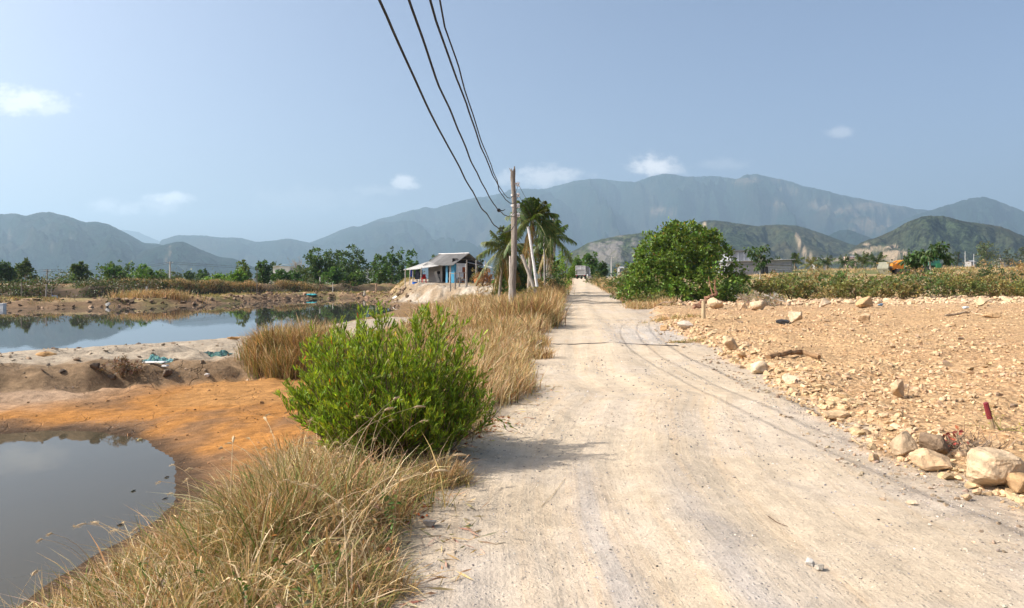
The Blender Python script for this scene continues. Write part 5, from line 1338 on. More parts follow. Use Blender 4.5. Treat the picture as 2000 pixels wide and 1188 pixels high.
# ------------------------------------------------------------ the willow-leaved bush in the foreground
def fore_bush():
    rs = np.random.default_rng(55)
    bx, by = -1.2, 6.55
    bz = hz(bx, by)
    t = empty('green_bush', (bx, by, bz), 'dense bright green narrow-leaved bush in the foreground at the left road edge', 'bush')
    c = np.array([-.02, .15, .55 - bz]); rad = np.array([.95, .85, .69])
    st = MB(); LP_, LD = [], []
    for i in range(235):
        d = unit(rs.normal(size=3)); d[2] = abs(d[2]) * 1.05 - .28
        if d[2] > .75: d[2] *= .95
        d = unit(d)
        lump = 1 + .13 * math.sin(3 * math.atan2(d[1], d[0]) + 1.1) + .10 * math.sin(7 * d[2] + 4 * d[0])
        e = c + d * rad * (.74 + .30 * rs.random() ** .8) * lump
        if d[2] > .35: e[2] += .15 * rs.random() ** 2
        b0 = np.array([.16 * rs.normal() + .05, .14 * rs.normal(), -.08])
        m = (b0 + e) / 2 + np.array([d[0] * .16, d[1] * .16, -.12]) + .05 * rs.normal(size=3)
        s = np.linspace(0, 1, 9)[:, None]
        pts = (1 - s) ** 2 * b0 + 2 * s * (1 - s) * m + s ** 2 * e
        st.tube(pts, np.linspace(.011, .0025, 9), 5, (.17, .12, .07))
        for j in range(9):
            f = .30 + .70 * rs.random() ** .8
            p = np.array([np.interp(f, s[:, 0], pts[:, k]) for k in range(3)])
            od = unit(p - c + [0, 0, .25])
            td = unit(od * .45 + np.array([0, 0, .85]) + .35 * rs.normal(size=3))
            tl_ = .10 + .16 * rs.random()
            st.tube([p, p + td * tl_ * .6, p + td * tl_], [.0035, .0025, .0012], 3, (.20, .17, .06))
            n_ = 21
            ff = rs.random((n_, 1)) ** .8
            LP_.append(p + td * tl_ * ff + .008 * rs.normal(size=(n_, 3)))
            LD.append(td * .8 + .38 * rs.normal(size=(n_, 3)) + [0, 0, .45])
    P_ = np.concatenate(LP_); D_ = unit(np.concatenate(LD)); n = len(P_)
    ln = (.036 + .048 * rs.random(n)); w = ln * (.135 + .06 * rs.random(n))
    S_ = unit(np.cross(D_, unit(rs.normal(size=(n, 3))))); up = np.cross(S_, D_)
    bend = (rs.normal(size=n) * .10 * ln)[:, None]
    a = P_; b1 = P_ + D_ * (ln * .35)[:, None]; b2 = P_ + D_ * (ln * .72)[:, None] + up * bend; tp = P_ + D_ * ln[:, None] + up * bend * 2.2
    sw = S_ * (w * .5)[:, None]
    V = np.stack([a, b1 + sw * .85, b2 + sw, tp, b2 - sw, b1 - sw * .85], 1)
    lb = MB()
    tt = tints((.235, .325, .03), n, rs, .26, .08)
    yl = rs.random(n); tt[yl < .05] = tints((.30, .29, .03), int((yl < .05).sum()), rs); tt[yl > .993] = tints((.42, .12, .03), int((yl > .993).sum()), rs)
    dk = (yl > .05) & (yl < .30); tt[dk] = tints((.12, .20, .02), int(dk.sum()), rs)
    i0 = np.arange(n)[:, None] * 6
    lb.add(V.reshape(-1, 3), [np.concatenate([i0 + [[0, 1, 5, 5]], ], 0)[:, :3], i0 + [[1, 2, 4, 5]], (i0 + [[2, 3, 4, 4]])[:, :3]], tt[0])
    lb.T = {3: [tt, tt], 4: [tt]}
    lb.build('foliage', M_BUSH, t)
    st.build('stems', M_BARK, t)
    return t
fore_bush()

# ------------------------------------------------------------ grass
STRAW, PALE, GOLIVE, GBROWN, GGREEN = (.47, .315, .145), (.62, .48, .29), (.235, .22, .075), (.31, .185, .085), (.15, .19, .045)
def blades(mb, tx, ty, hh, nb, spread, wid, rs, pal, lean=.55, zc=None):
    """tufts at tx,ty; nb blades each, leaning outwards"""
    k = np.repeat(np.arange(len(tx)), nb); n = len(k)
    ox, oy = rs.normal(size=n) * spread, rs.normal(size=n) * spread
    x, y = tx[k] + ox, ty[k] + oy
    z = H(x, y) - .02 if zc is None else zc[k]
    h = hh[k] * (.45 + .7 * rs.random(n))
    az = np.arctan2(oy, ox) + 1.1 * rs.normal(size=n)
    l = np.abs(lean * (.25 + rs.random(n) ** 1.3 * 1.3))
    dx, dy = np.cos(az), np.sin(az)
    w = wid * np.exp(.42 * rs.normal(size=n)) * np.clip(y / 9.0, 1, 3.2) ** .55
    fa = rs.random(n) * 3.1416; sx_, sy_ = np.cos(fa) * w * .5, np.sin(fa) * w * .5
    def pt(s): return x + dx * l * h * s ** 1.8, y + dy * l * h * s ** 1.8, z + h * s * (1 - .36 * np.minimum(l, 1.4) * s)
    def ring(s, f):
        X, Y, Z_ = pt(s); return np.stack([X - sx_ * f, Y - sy_ * f, Z_], 1), np.stack([X + sx_ * f, Y + sy_ * f, Z_], 1)
    a0, a1 = ring(0, 1); b0, b1 = ring(.42, .95); c0, c1 = ring(.76, .7); X, Y, Z_ = pt(1.0); tip = np.stack([X, Y, Z_], 1)
    V = np.stack([a0, a1, b0, b1, c0, c1, tip], 1)
    i = np.arange(n)[:, None] * 7
    cols = np.array([p[0] for p in pal]); pr = np.array([p[1] for p in pal], float)
    tuftc = rs.choice(len(pal), len(tx), p=pr / pr.sum())
    ci = np.where(rs.random(n) < .55, tuftc[k], rs.choice(len(pal), n, p=pr / pr.sum()))
    t = np.clip(cols[ci] * (1 + .2 * rs.normal(size=(n, 1)).clip(-1.6, 2)) * (1 + .06 * rs.normal(size=(n, 3))), .01, .8)
    q1, q2 = i + [[0, 1, 3, 2]], i + [[2, 3, 5, 4]]
    mb.add(V.reshape(-1, 3), [np.concatenate([q1, q2]), i[:, :1] + [[4, 5, 6]]], (0, 0, 0))
    mb.T[4][-1] = np.concatenate([t, t]); mb.T[3][-1] = t

def sample(n, x0, x1, y0, y1, ok, rs, logd=True):
    X, Y = [], []
    tot = 0
    for _ in range(40):
        y = np.exp(rs.uniform(math.log(y0), math.log(y1), n * 2)) if logd else rs.uniform(y0, y1, n * 2)
        x = rs.uniform(0, 1, n * 2); x = x0(y) + (x1(y) - x0(y)) * x if callable(x0) else x0 + (x1 - x0) * x
        m = ok(x, y); X.append(x[m]); Y.append(y[m]); tot += m.sum()
        if tot >= n: break
    return np.concatenate(X)[:n], np.concatenate(Y)[:n]

rs = np.random.default_rng(91)
MIX = [(STRAW, 5), (PALE, 3), (GOLIVE, 1.0), (GBROWN, 2.2), (GGREEN, .3)]
MIXG = [(STRAW, 3.6), (PALE, 2.2), (GOLIVE, 2.9), (GBROWN, 1.7), (GGREEN, 1.9)]
MIXD = [(STRAW, 5), (PALE, 3), (GBROWN, 1.9), (GOLIVE, 1.4), (GGREEN, .4)]
g = MB()
lim = lambda y: np.interp(y, [0, 4.5, 6.5, 8, 9.5, 12, 14.5, 15.5, 18, 24, 30, 60, 90], [3.5, 3.3, 3.0, 2.6, 2.2, 2.0, 2.6, 4.2, 4.3, 4.2, 5.2, 10.5, 10])
def okn(x, y):
    f = fields(x, y); n_ = fbm(x, y, 3, 1.1, 400)
    return (f['tl'] > .12 + (.35 + .5 * (y > 14)) * n_ - .1 * (y > 14) + .4 * fbm(x, y, 2, .25, 401) * (y > 20)) & (f['tl'] < lim(y) + .9 * n_) & (f['s1'] > .12) & ~((np.abs(x - .11) < .33 + .02 * np.abs(29 - y)) & (y > 23.5) & (y < 29.4)) & (f['s2'] > .5 + n_) & ~((f['sm'] < -.2) & (f['tl'] > 3.4 + 2 * n_))
nearb = lambda x, y: okn(x, y) & ~(((x + 1.2) / .75) ** 2 + ((y - 6.5) / .7) ** 2 < 1)
x, y = sample(2400, -5, 1, 2.0, 8.5, lambda x, y: nearb(x, y) & (fbm(x, y, 3, 1.6, 430) > -.20), rs); v = fbm(x, y, 2, .7, 410)
gm_ = v > -.08
hgt = (.31 + .20 * v) * (.55 + .8 * rs.random(len(x)))
hgt = hgt * np.where(XL(y) - x < .7, .62, 1) * np.where((XL(y) - x > 2.4), .8, 1)
blades(g, x[gm_], y[gm_], hgt[gm_], 24, .05, .0056, rs, MIXG, .95)
blades(g, x[~gm_], y[~gm_], hgt[~gm_], 24, .05, .0052, rs, MIX, 1.05)
# a taller green-based clump near the camera
a = rs.normal(size=(190, 2)) * [.38, .42] + [-1.75, 4.7]
blades(g, a[:, 0], a[:, 1], np.full(190, .60), 26, .05, .0058, rs, MIXG, .75)
x, y = sample(2300, -9, 1.5, 8.5, 22, okn, rs); v = fbm(x, y, 2, .5, 411)
e = np.where(XL(y) - x < .8, .6, 1)
blades(g, x, y, (.55 + .25 * v) * e, 24, .085, .0075, rs, MIXD, .6)
x, y = sample(2600, -10, 5, 20, 46, okn, rs); v = fbm(x, y, 2, .3, 412)
blades(g, x, y, (.80 + .5 * v) * (.6 + .7 * rs.random(len(x))), 22, .14, .010, rs, MIXD, .6)
x, y = sample(900, -4, 7, 46, 84, okn, rs)
blades(g, x, y, np.full(len(x), .9), 18, .22, .014, rs, MIXD, .5)
x, y = sample(420, lambda y: XL(y) - 1.6, lambda y: XL(y) + .15, 24, 60, lambda x, y: fbm(x, y, 2, .4, 440) > -.15, rs)
blades(g, x, y, np.full(len(x), 1.25), 20, .14, .012, rs, [(STRAW, 4), (GOLIVE, 2.5), (GBROWN, 3)], .45)
# dead leaves and fallen straw lying at the road edge
x, y = sample(2600, -3, 1.5, 3, 18, lambda x, y: (fields(x, y)['tl'] > -.25 + .3 * fbm(x, y, 2, 1.3, 5)) & (XL(y) - x < 1.5), rs)
n_ = len(x); P_ = np.stack([x, y, H(x, y) + .012], 1); D_ = rs.normal(size=(n_, 3)) * [1, 1, .12]
g.quads(leaf_quads(P_, D_, .05 + .13 * rs.random(n_), .006 + .01 * rs.random(n_), rs), tints((.46, .33, .18), n_, rs, .3))
x, y = sample(900, -2.6, 0, 4.6, 8.5, lambda x, y: (fields(x, y)['tl'] > -.05) & (XL(y) - x < 1.3), rs)
n_ = len(x); P_ = np.stack([x, y, H(x, y) + .012], 1); D_ = rs.normal(size=(n_, 3)) * [1, 1, .15]
g.quads(leaf_quads(P_, D_, .05, .022, rs), tints((.30, .085, .025), n_, rs, .3))
# arching seed stalks
def stalk(mb, p, az, h, ln, rs, head=.09, hr=.011, tint=PALE, sw=.0022):
    s = np.linspace(0, 1, 9)
    d = np.array([math.cos(az), math.sin(az), 0])
    pts = np.array(p) + d * (ln * s ** 2)[:, None] + np.array([0, 0, 1]) * (h * (s - .25 * s ** 3))[:, None]
    mb.tube(pts, np.linspace(sw, sw * .5, 9), 4, tint)
    T = unit(pts[-1] - pts[-2]); e = pts[-1]
    q = [e, e + T * head * .3, e + T * head * .7 - [0, 0, .01], e + T * head - [0, 0, .025]]
    mb.tube(q, [hr * .4, hr, hr * .8, hr * .15], 5, tuple(np.array(tint) * .9))
    n_ = 40; f = rs.random((n_, 1))
    mb.quads(leaf_quads(np.array(q[0]) + (np.array(q[3]) - q[0]) * f, T * .9 + .6 * rs.normal(size=(n_, 3)), .022, .0016, rs), np.tile(np.array(tint)[None], (n_, 1)))
x, y = sample(110, -4, 0, 3.0, 8, lambda x, y: nearb(x, y) & (XL(y) - x < 2.6), rs)
for a_, b_ in zip(x, y): stalk(g, (a_, b_, hz(a_, b_)), rs.random() * 6.28, .5 + .35 * rs.random(), .15 + .3 * rs.random(), rs, .03 + .04 * rs.random(), .0025 + .004 * rs.random(), tuple(np.array(PALE) * (.7 + .4 * rs.random())))
for p, az, h, ln in (((-1.35, 5.0), .9, .85, .55), ((-1.5, 5.15), .5, .9, .8), ((-1.2, 4.8), 1.2, .95, .7), ((-1.75, 5.2), 2.2, .9, .4), ((-1.0, 4.4), .1, .55, .5), ((-1.1, 4.2), .3, .7, .75), ((-1.9, 4.6), 1.9, 1.0, .3)):
    stalk(g, (*p, hz(*p)), az, h, ln, rs, .1, .010, PALE, .0035)
tag(g.build('dry_grass', M_GRASS), 'tangled dry straw and olive grass along the left verge', 'grass', kind='stuff')

def tuft_thing(label, cx, cy, rx, ry, n, hh, pal, nb, wid, lean=.6, seed=0, spread=.06):
    rs_ = np.random.default_rng(seed)
    a = unit(rs_.normal(size=(n, 2))) * rs_.random((n, 1)) ** .5
    x, y = cx + a[:, 0] * rx, cy + a[:, 1] * ry
    mb = MB(); blades(mb, x, y, hh * (1.1 - .5 * (a ** 2).sum(1)) , nb, spread, wid, rs_, pal, lean)
    return tag(mb.build('grass_tussock', M_GRASS), label, 'grass clump')
tuft_thing('tall olive brown grass tussock on the bank left of the foreground bush', -5.15, 16.7, 1.3, 1.0, 210, .98, [(GOLIVE, 4.5), (STRAW, 3.5), (GBROWN, 2), (PALE, 2)], 46, .0085, .5, 1, .1)
tuft_thing('small dry straw tuft on the road edge in front of the foreground bush', -.63, 5.75, .26, .2, 34, .27, MIXD, 40, .0045, .8, 2, .03)
tuft_thing('little green tuft at the road edge near the bottom of the picture', -.62, 3.75, .10, .1, 7, .2, [(GGREEN, 2), (STRAW, 3)], 22, .0045, 1.2, 3, .02)
tuft_thing('flattened dry grass clump where the dark cable leaves the road at its right', *at(1352, 669)[:2], .6, .25, 26, .16, MIXG, 26, .007, 1.3, 4)
tuft_thing('thin straw patch between the gravel and the wooden marker stake', *at(1318, 622)[:2], 1.3, .6, 40, .22, [(STRAW, 3), (GOLIVE, 2)], 14, .009, .9, 5)
p = np.array(at(18, 1188)); q = (-3.02, 4.05)
mb = MB(); rs2 = np.random.default_rng(8); q0 = (-2.6, 3.45, hz(-2.6, 3.45))
stalk(mb, q0, 1.2, .52, .12, rs2, .16, .008, (.42, .33, .2), .003)
tag(mb.build('grass_stalk', M_GRASS), 'single seed stalk rising before the dark water at the lower left corner', 'grass stalk')

# dry grass over the plain, the far banks and the right verge
g2 = MB(); rs = np.random.default_rng(92)
x, y = sample(2600, lambda y: XR(y) + .3, lambda y: .80 * y + 4, 44, 130, lambda x, y: (fields(x, y)['tf'] > 0) & (y > 48 + 1.2 * fbm(x, y, 2, .2, 6)) & (fbm(x, y, 3, .08, 77) > -.22), rs)
blades(g2, x, y, (.34 + .8 * fbm(x, y, 3, .12, 610)).clip(.10, .75), 22, .34, .016, rs, [(STRAW, 5), (PALE, 3), (GOLIVE, 2.0), (GBROWN, 1)], .6)
x, y = sample(700, lambda y: XR(y) - .1, lambda y: XR(y) + 2.6, 40, 96, lambda x, y: fields(x, y)['tr'] > .15, rs)
blades(g2, x, y, np.full(len(x), .5), 22, .2, .013, rs, MIXD, .6)
x, y = sample(1700, -75, -14, 56, 110, lambda x, y: ((fields(x, y)['s2'] > 19.3) & (fields(x, y)['s2'] < 27)) & (fbm(x, y, 3, .1, 78) > -.2), rs)
blades(g2, x, y, np.full(len(x), .85), 24, .4, .018, rs, [(STRAW, 4), (GBROWN, 2.5), (GOLIVE, 2.5), (PALE, 1)], .5)
x, y = sample(800, -60, -12, 55, 105, lambda x, y: (fields(x, y)['s2'] > 1.2) & (fields(x, y)['s2'] < 6.5) & (fbm(x, y, 3, .3, 79) > .0), rs)
blades(g2, x, y, np.full(len(x), .3), 20, .3, .014, rs, [(GGREEN, 2), (GOLIVE, 3), (STRAW, 3)], .7)
x, y = np.array([-35.5] * 60) + rs.normal(size=60) * 1.8, 67.5 + rs.normal(size=60) * .8
blades(g2, x, y, np.full(60, 1.0), 40, .3, .016, rs, MIXD, .5)
tag(g2.build('dry_grass', M_GRASS), 'thin dry grass over the plain and the far banks', 'grass', kind='stuff')

# ------------------------------------------------------------ stones
def hull(seed, n=18, flat=1.0, sharp=.5):
    rs = np.random.default_rng(seed)
    p = unit(rs.normal(size=(n, 3))) * (1 - sharp * .5 * rs.random((n, 1)))
    bm = bmesh.new()
    for v in p: bm.verts.new(v)
    r_ = bmesh.ops.convex_hull(bm, input=bm.verts[:])
    bmesh.ops.delete(bm, geom=[v for v in bm.verts if not v.link_faces], context='VERTS')
    bmesh.ops.dissolve_limit(bm, angle_limit=.22, verts=bm.verts[:], edges=bm.edges[:])
    bmesh.ops.triangulate(bm, faces=bm.faces[:])
    bm.verts.index_update()
    V = np.array([v.co[:] for v in bm.verts]); Fc = np.array([[v.index for v in f.verts] for f in bm.faces])
    bm.free()
    return V, Fc
HULLS = [hull(600 + i, 11 + 2 * (i % 4), sharp=.3 + .15 * (i % 4)) for i in range(14)]

def rot_many(n, rs):
    q = unit(rs.normal(size=(n, 4))); w, x, y, z = q.T
    return np.stack([1 - 2 * (y * y + z * z), 2 * (x * y - z * w), 2 * (x * z + y * w), 2 * (x * y + z * w), 1 - 2 * (x * x + z * z), 2 * (y * z - x * w), 2 * (x * z - y * w), 2 * (y * z + x * w), 1 - 2 * (x * x + y * y)], 1).reshape(n, 3, 3)

def scatter_stones(mb, x, y, size, rs, base, sink=.25, var=.15, flat=.75):
    z = H(x, y)
    hi = rs.integers(0, len(HULLS), len(x))
    for k, (V, Fc) in enumerate(HULLS):
        m = np.where(hi == k)[0]
        if not len(m): continue
        Rm_ = rot_many(len(m), rs)
        sc = size[m][:, None] * (.65 + .7 * rs.random((len(m), 3)))
        P_ = np.einsum('nij,nvj->nvi', Rm_, V[None] * sc[:, None]) * np.array([1, 1, flat])
        P_ += np.stack([x[m], y[m], z[m] + size[m] * (.5 - sink) * flat], 1)[:, None]
        f = Fc[None] + (np.arange(len(m)) * len(V))[:, None, None]
        t = np.repeat(tints(base, len(m), rs, var, .025), len(Fc), 0)
        mb.add(P_.reshape(-1, 3), f.reshape(-1, 3), t)

rs = np.random.default_rng(93)
rb = MB()
right = lambda y: .79 * y + 1.5
x, y = sample(9500, lambda y: XF(y) - .25, right, 4.4, 47, lambda x, y: fields(x, y)['tf'] > -.15 + .25 * fbm(x, y, 2, 2, 9), rs)
sz = .0098 * np.exp(.55 * rs.normal(size=len(x)).clip(-2, 1.6)) * (y / 5) ** .62
scatter_stones(rb, x, y, sz, rs, (.48, .325, .185))
x, y = sample(3600, lambda y: XF(y) + .3, right, 4.4, 46, lambda x, y: fbm(x, y, 3, .5, 66) > .02, rs)
scatter_stones(rb, x, y, .021 * np.exp(.5 * rs.normal(size=len(x)).clip(-2, 1.6)) * (y / 6) ** .5, rs, (.49, .345, .205))
# rows: the heap along the edge of the road and the ridge under the hedge
x, y = sample(1500, lambda y: XF(y) - .1, lambda y: XF(y) + .75, 4.6, 26, lambda x, y: x > 0, rs)
scatter_stones(rb, x, y, .032 * np.exp(.5 * rs.normal(size=len(x)).clip(-2, 1.6)) * (y / 7) ** .4, rs, (.49, .345, .20))
x, y = sample(1500, lambda y: XF(y) + 1, right, 39, 46.5, lambda x, y: y - .0 * x > 38, rs)
scatter_stones(rb, x, y, .11 * np.exp(.45 * rs.normal(size=len(x)).clip(-2, 1.6)), rs, (.50, .365, .23))
tag(rb.build('rubble', M_ROCK), 'small broken stones and clods covering the bare ochre field', 'rubble', kind='stuff')

pb_ = MB()
x, y = sample(2600, lambda y: XL(y) + .1, lambda y: XF(y) + .1, 3.0, 16, lambda x, y: fbm(x, y, 3, .9, 67) + .22 * (x > XR(y)) > -.02, rs)
scatter_stones(pb_, x, y, .0042 * np.exp(.5 * rs.normal(size=len(x)).clip(-2, 1.6)) * (y / 4) ** .7, rs, (.30, .28, .26), var=.45)
x, y = sample(700, lambda y: XR(y) - .2, lambda y: XF(y) + .1, 3.4, 22, lambda x, y: x > 0, rs)
scatter_stones(pb_, x, y, .009 * np.exp(.5 * rs.normal(size=len(x)).clip(-2, 1.6)), rs, (.40, .34, .28), var=.3)
x, y = sample(520, lambda y: XR(y) - 2.2, lambda y: XF(y) + .1, 17, 30, lambda x, y: x > 0, rs)
scatter_stones(pb_, x, y, .014 * np.exp(.5 * rs.normal(size=len(x)).clip(-2, 1.6)), rs, (.36, .34, .32), var=.3)
x, y = sample(6500, lambda y: XL(y) + .05, lambda y: XF(y) + .1, 3.0, 9.5, lambda x, y: fbm(x, y, 3, .8, 68) + .1 * (x > XR(y)) > -.18, rs)
dk_ = rs.random(len(x)) < .6
scatter_stones(pb_, x[dk_], y[dk_], .0030 * np.exp(.45 * rs.normal(size=dk_.sum())) * (y[dk_] / 4) ** .6, rs, (.27, .24, .21), var=.4)
scatter_stones(pb_, x[~dk_], y[~dk_], .0034 * np.exp(.45 * rs.normal(size=(~dk_).sum())) * (y[~dk_] / 4) ** .6, rs, (.55, .47, .37), var=.2)
x, y = sample(420, lambda y: XR(y) - .25, lambda y: XF(y) + .1, 3.6, 24, lambda x, y: fbm(x, y, 2, .7, 69) > .0, rs)
scatter_stones(pb_, x, y, .016 * np.exp(.5 * rs.normal(size=len(x)).clip(-2, 1.6)) * (y / 6) ** .4, rs, (.33, .25, .17), .35, .2)
tag(pb_.build('gravel', M_ROCK), 'loose grey gravel strewn over the sandy road', 'gravel', kind='stuff')

# clods and stones on the earth banks
cb_ = MB()
x, y = sample(700, -22, -4.5, 13.5, 22, lambda x, y: (y > YTOE(x) - .3) & (y < YTOE(x) + 5), rs, False)
xm, ym = sample(700, -10, -1.5, 7, 16, lambda x, y: (y < YTOE(x) + .2) & (fields(x, y)['s1'] > .05) & (fields(x, y)['tl'] > 1.6), rs, False)
scatter_stones(cb_, xm, ym, .011 * np.exp(.6 * rs.normal(size=len(xm))), rs, (.24, .13, .06), .4, .35)
scatter_stones(cb_, x, y, .03 * np.exp(.6 * rs.normal(size=len(x)).clip(-2, 1.6)), rs, (.30, .23, .16), .4)
x, y = sample(900, -62, -10, 56, 100, lambda x, y: (fields(x, y)['s2'] > .1) & (fields(x, y)['s2'] < 3.2), rs, False)
scatter_stones(cb_, x, y, .16 * np.exp(.5 * rs.normal(size=len(x)).clip(-2, 1.6)), rs, (.23, .155, .10), .4, .3)
tag(cb_.build('gravel', M_ROCK), 'earth clods lying on the pond banks', 'clods', kind='stuff')

def big_rock(label, px, py, wpx, hpx, seed, tint, dpt=.8, n=None, sharp=.45, tilt=(0, 0), cat='rock', group=None, rounded=False, name='rock'):
    """(px,py) is the foot centre of the stone; wpx,hpx its size in the photo"""
    X, Y, Z = at(px, py); kk = mpx(Y); rs = np.random.default_rng(seed)
    V, Fc = hull(seed, n or (26 if rounded else 13), sharp=.12 if rounded else sharp)
    ext = V.max(0) - V.min(0)
    V = (V - (V.max(0) + V.min(0)) / 2) / ext * np.array([wpx * kk, max(wpx, hpx) * kk * dpt, hpx * kk * 1.12])
    bm = bmesh.new(); vs = [bm.verts.new(v) for v in V]
    for f in Fc: bm.faces.new([vs[i] for i in f])
    bmesh.ops.bevel(bm, geom=bm.edges[:], offset=wpx * kk * .035, segments=1, profile=.6, affect='EDGES')
    bmesh.ops.triangulate(bm, faces=bm.faces[:])
    bmesh.ops.subdivide_edges(bm, edges=bm.edges[:], cuts=3, use_grid_fill=True)
    bmesh.ops.triangulate(bm, faces=bm.faces[:])
    V = np.array([v.co[:] for v in bm.verts]); bm.verts.index_update(); by_k = {}
    for f in bm.faces: by_k.setdefault(len(f.verts), []).append([v.index for v in f.verts])
    bm.free()
    s = wpx * kk
    q = V / s
    def tri(o, f): return fbm(q[:, 0] * f + o, q[:, 1] * f, 4, 1, seed + o, .62) + fbm(q[:, 1] * f - o, q[:, 2] * f, 4, 1, seed + o + 5, .62) + fbm(q[:, 2] * f, q[:, 0] * f + 2 * o, 4, 1, seed + o + 9, .62)
    V = V + .042 * s * np.stack([tri(1, 2.6), tri(21, 2.6), tri(41, 2.6)], 1)
    M_ = np.array(Matrix.Rotation(tilt[0], 3, 'Y') @ Matrix.Rotation(tilt[1], 3, 'X'))
    V = V @ M_.T
    V[:, 2] -= V[:, 2].min()
    mb = MB(); mb.add(V, [np.array(a) for a in by_k.values()], tint)
    o = mb.build(name, M_ROCK)
    o.location = (X, Y + .3 * dpt * s, Z - .06 * hpx * kk)
    return tag(o, label, cat, group)
TA, TB, TC, TD = (.49, .345, .205), (.42, .27, .14), (.54, .42, .29), (.32, .23, .15)
big_rock('big pale ochre boulder with a whitish top at the right edge of the picture', 1955, 958, 108, 74, 61, (.50, .37, .235), .8, 34, .18)
big_rock('brown boulder half hidden beside the big pale boulder at the right picture edge', 2005, 965, 50, 34, 2, TB)
big_rock('flat tilted slab lying in front of the brown stump-like rock', 1830, 922, 78, 32, 3, (.50, .35, .21), .9, 11, .2, (.0, .25))
big_rock('upright pointed slab left of the brown stump-like rock', 1770, 896, 44, 50, 4, (.42, .31, .20), .6, 10, .3, (.2, 0))
big_rock('dark brown stump-like rock between the upright slab and the dead brush', 1842, 897, 78, 46, 5, (.20, .14, .09), .8, 18, .3, (.25, 0))
big_rock('yellowish angular rock casting a dark shadow in the middle of the bare field', 1758, 776, 30, 36, 6, TA, .8, 10, .3)
big_rock('round pale boulder beside the wooden stake, under the large tree', 1400, 604, 33, 22, 7, (.52, .39, .245), .9, rounded=True)
big_rock('round pale boulder under the bleached branches', 1484, 606, 36, 17, 8, (.50, .375, .24), .9, rounded=True)
big_rock('white-tipped pointed stone between the two round boulders', 1455, 605, 16, 12, 9, TC)
big_rock('leaning pale stone on the heap under the hedge, above the triangular block', 1612, 600, 20, 20, 10, (.52, .42, .30), .6, 9, .3, (.5, 0))
big_rock('large brown faceted boulder in the middle of the ridge under the hedge', 1693, 602, 34, 21, 11, (.44, .29, .15), .8, 11, .2)
big_rock('block-shaped brownish boulder on the ridge at the right', 1926, 600, 28, 20, 12, (.44, .33, .20), .8, 10, .2)
big_rock('triangular grey-faced block on the rubble below the hedge', 1558, 633, 26, 22, 13, (.50, .39, .26), .8, 9, .3)
big_rock('pale block with a dark side face, right of the triangular block', 1690, 635, 24, 17, 14, TA, .8, 10, .25)
big_rock('pair-like split stone at the left corner of the rubble field', 1340, 644, 30, 16, 15, (.50, .42, .33), .7, 9, .25)
big_rock('small orange stone at the very left corner of the rubble field', 1298, 647, 18, 11, 16, TB)
big_rock('yellow rounded block on the field edge above the curved cable shadows', 1428, 685, 30, 24, 17, TA, .8, 12, .25)
big_rock('small brown cube-like stone right of the yellow rounded block', 1450, 701, 17, 15, 18, TB, .8, 9, .2)
big_rock('pale stone with a broad grey shaded face on the field edge', 1487, 731, 33, 25, 19, (.52, .41, .28), .9, 10, .25)
big_rock('low flat stone below the long half buried log', 1549, 750, 34, 17, 20, TC, .8, 10, .3)
big_rock('long low orange stone at the edge of the gravel shoulder', 1635, 821, 58, 17, 21, (.54, .38, .22), .5, 12, .3)
big_rock('long flat brown slab in the right part of the field', 1945, 622, 44, 9, 22, TB, .5, 10, .3)
big_rock('small block in front of the dead brush at the field edge', 1712, 903, 24, 16, 23, TA)
big_rock('rectangular ochre stone behind the dead brush and the red-topped stake', 1946, 880, 30, 18, 24, TA, .8, 9, .2)
big_rock('loose sandy stone alone on the gravel before the big pale boulder', 1890, 980, 24, 13, 25, TA)
big_rock('pointed loose stone directly below the big pale boulder', 1912, 968, 18, 14, 26, TA)
big_rock('flat broken stones lying on the grey shoulder', 1782, 984, 20, 8, 27, TC)
big_rock('whitish crumbled lump of mortar on the near road surface', 1585, 1110, 20, 13, 28, (.50, .47, .42))
big_rock('grey crumbled lump beside the whitish one on the near road', 1603, 1118, 22, 11, 29, (.36, .32, .26))
big_rock('pale yellow stone at the water edge of the near pond', 271, 862, 12, 5, 30, (.50, .38, .18))
big_rock('dark stone at the left road edge, at the start of the thin dark cable', 1053, 677, 12, 11, 31, (.25, .23, .21))
big_rock('grey stone on the road edge under the arching grass', 838, 1030, 26, 15, 32, (.36, .33, .29), n=9)
big_rock('pale cracked slab of old wood or mortar half buried in the lower grass', 350, 1180, 110, 40, 33, (.52, .44, .33), .8, 14, .4)
big_rock('dark slab on top of the pale cracked slab in the lower grass', 385, 1140, 70, 16, 34, (.18, .15, .11), .7, 10, .3)
big_rock('orange heap of clods on the crest of the pond bank at the left', 85, 692, 44, 10, 35, (.42, .25, .11), .8, 16, .4)
big_rock('small orange heap of clods at the water edge near the tussock', 455, 665, 26, 6, 36, (.42, .25, .11), .8, 14, .4)
big_rock('white pebble on the brown bank face right of the white plank', 403, 735, 10, 7, 37, (.6, .58, .55))
big_rock('pale stone at the water line of the far bank left of the concrete post', 209, 601, 10, 10, 38, (.46, .43, .38))
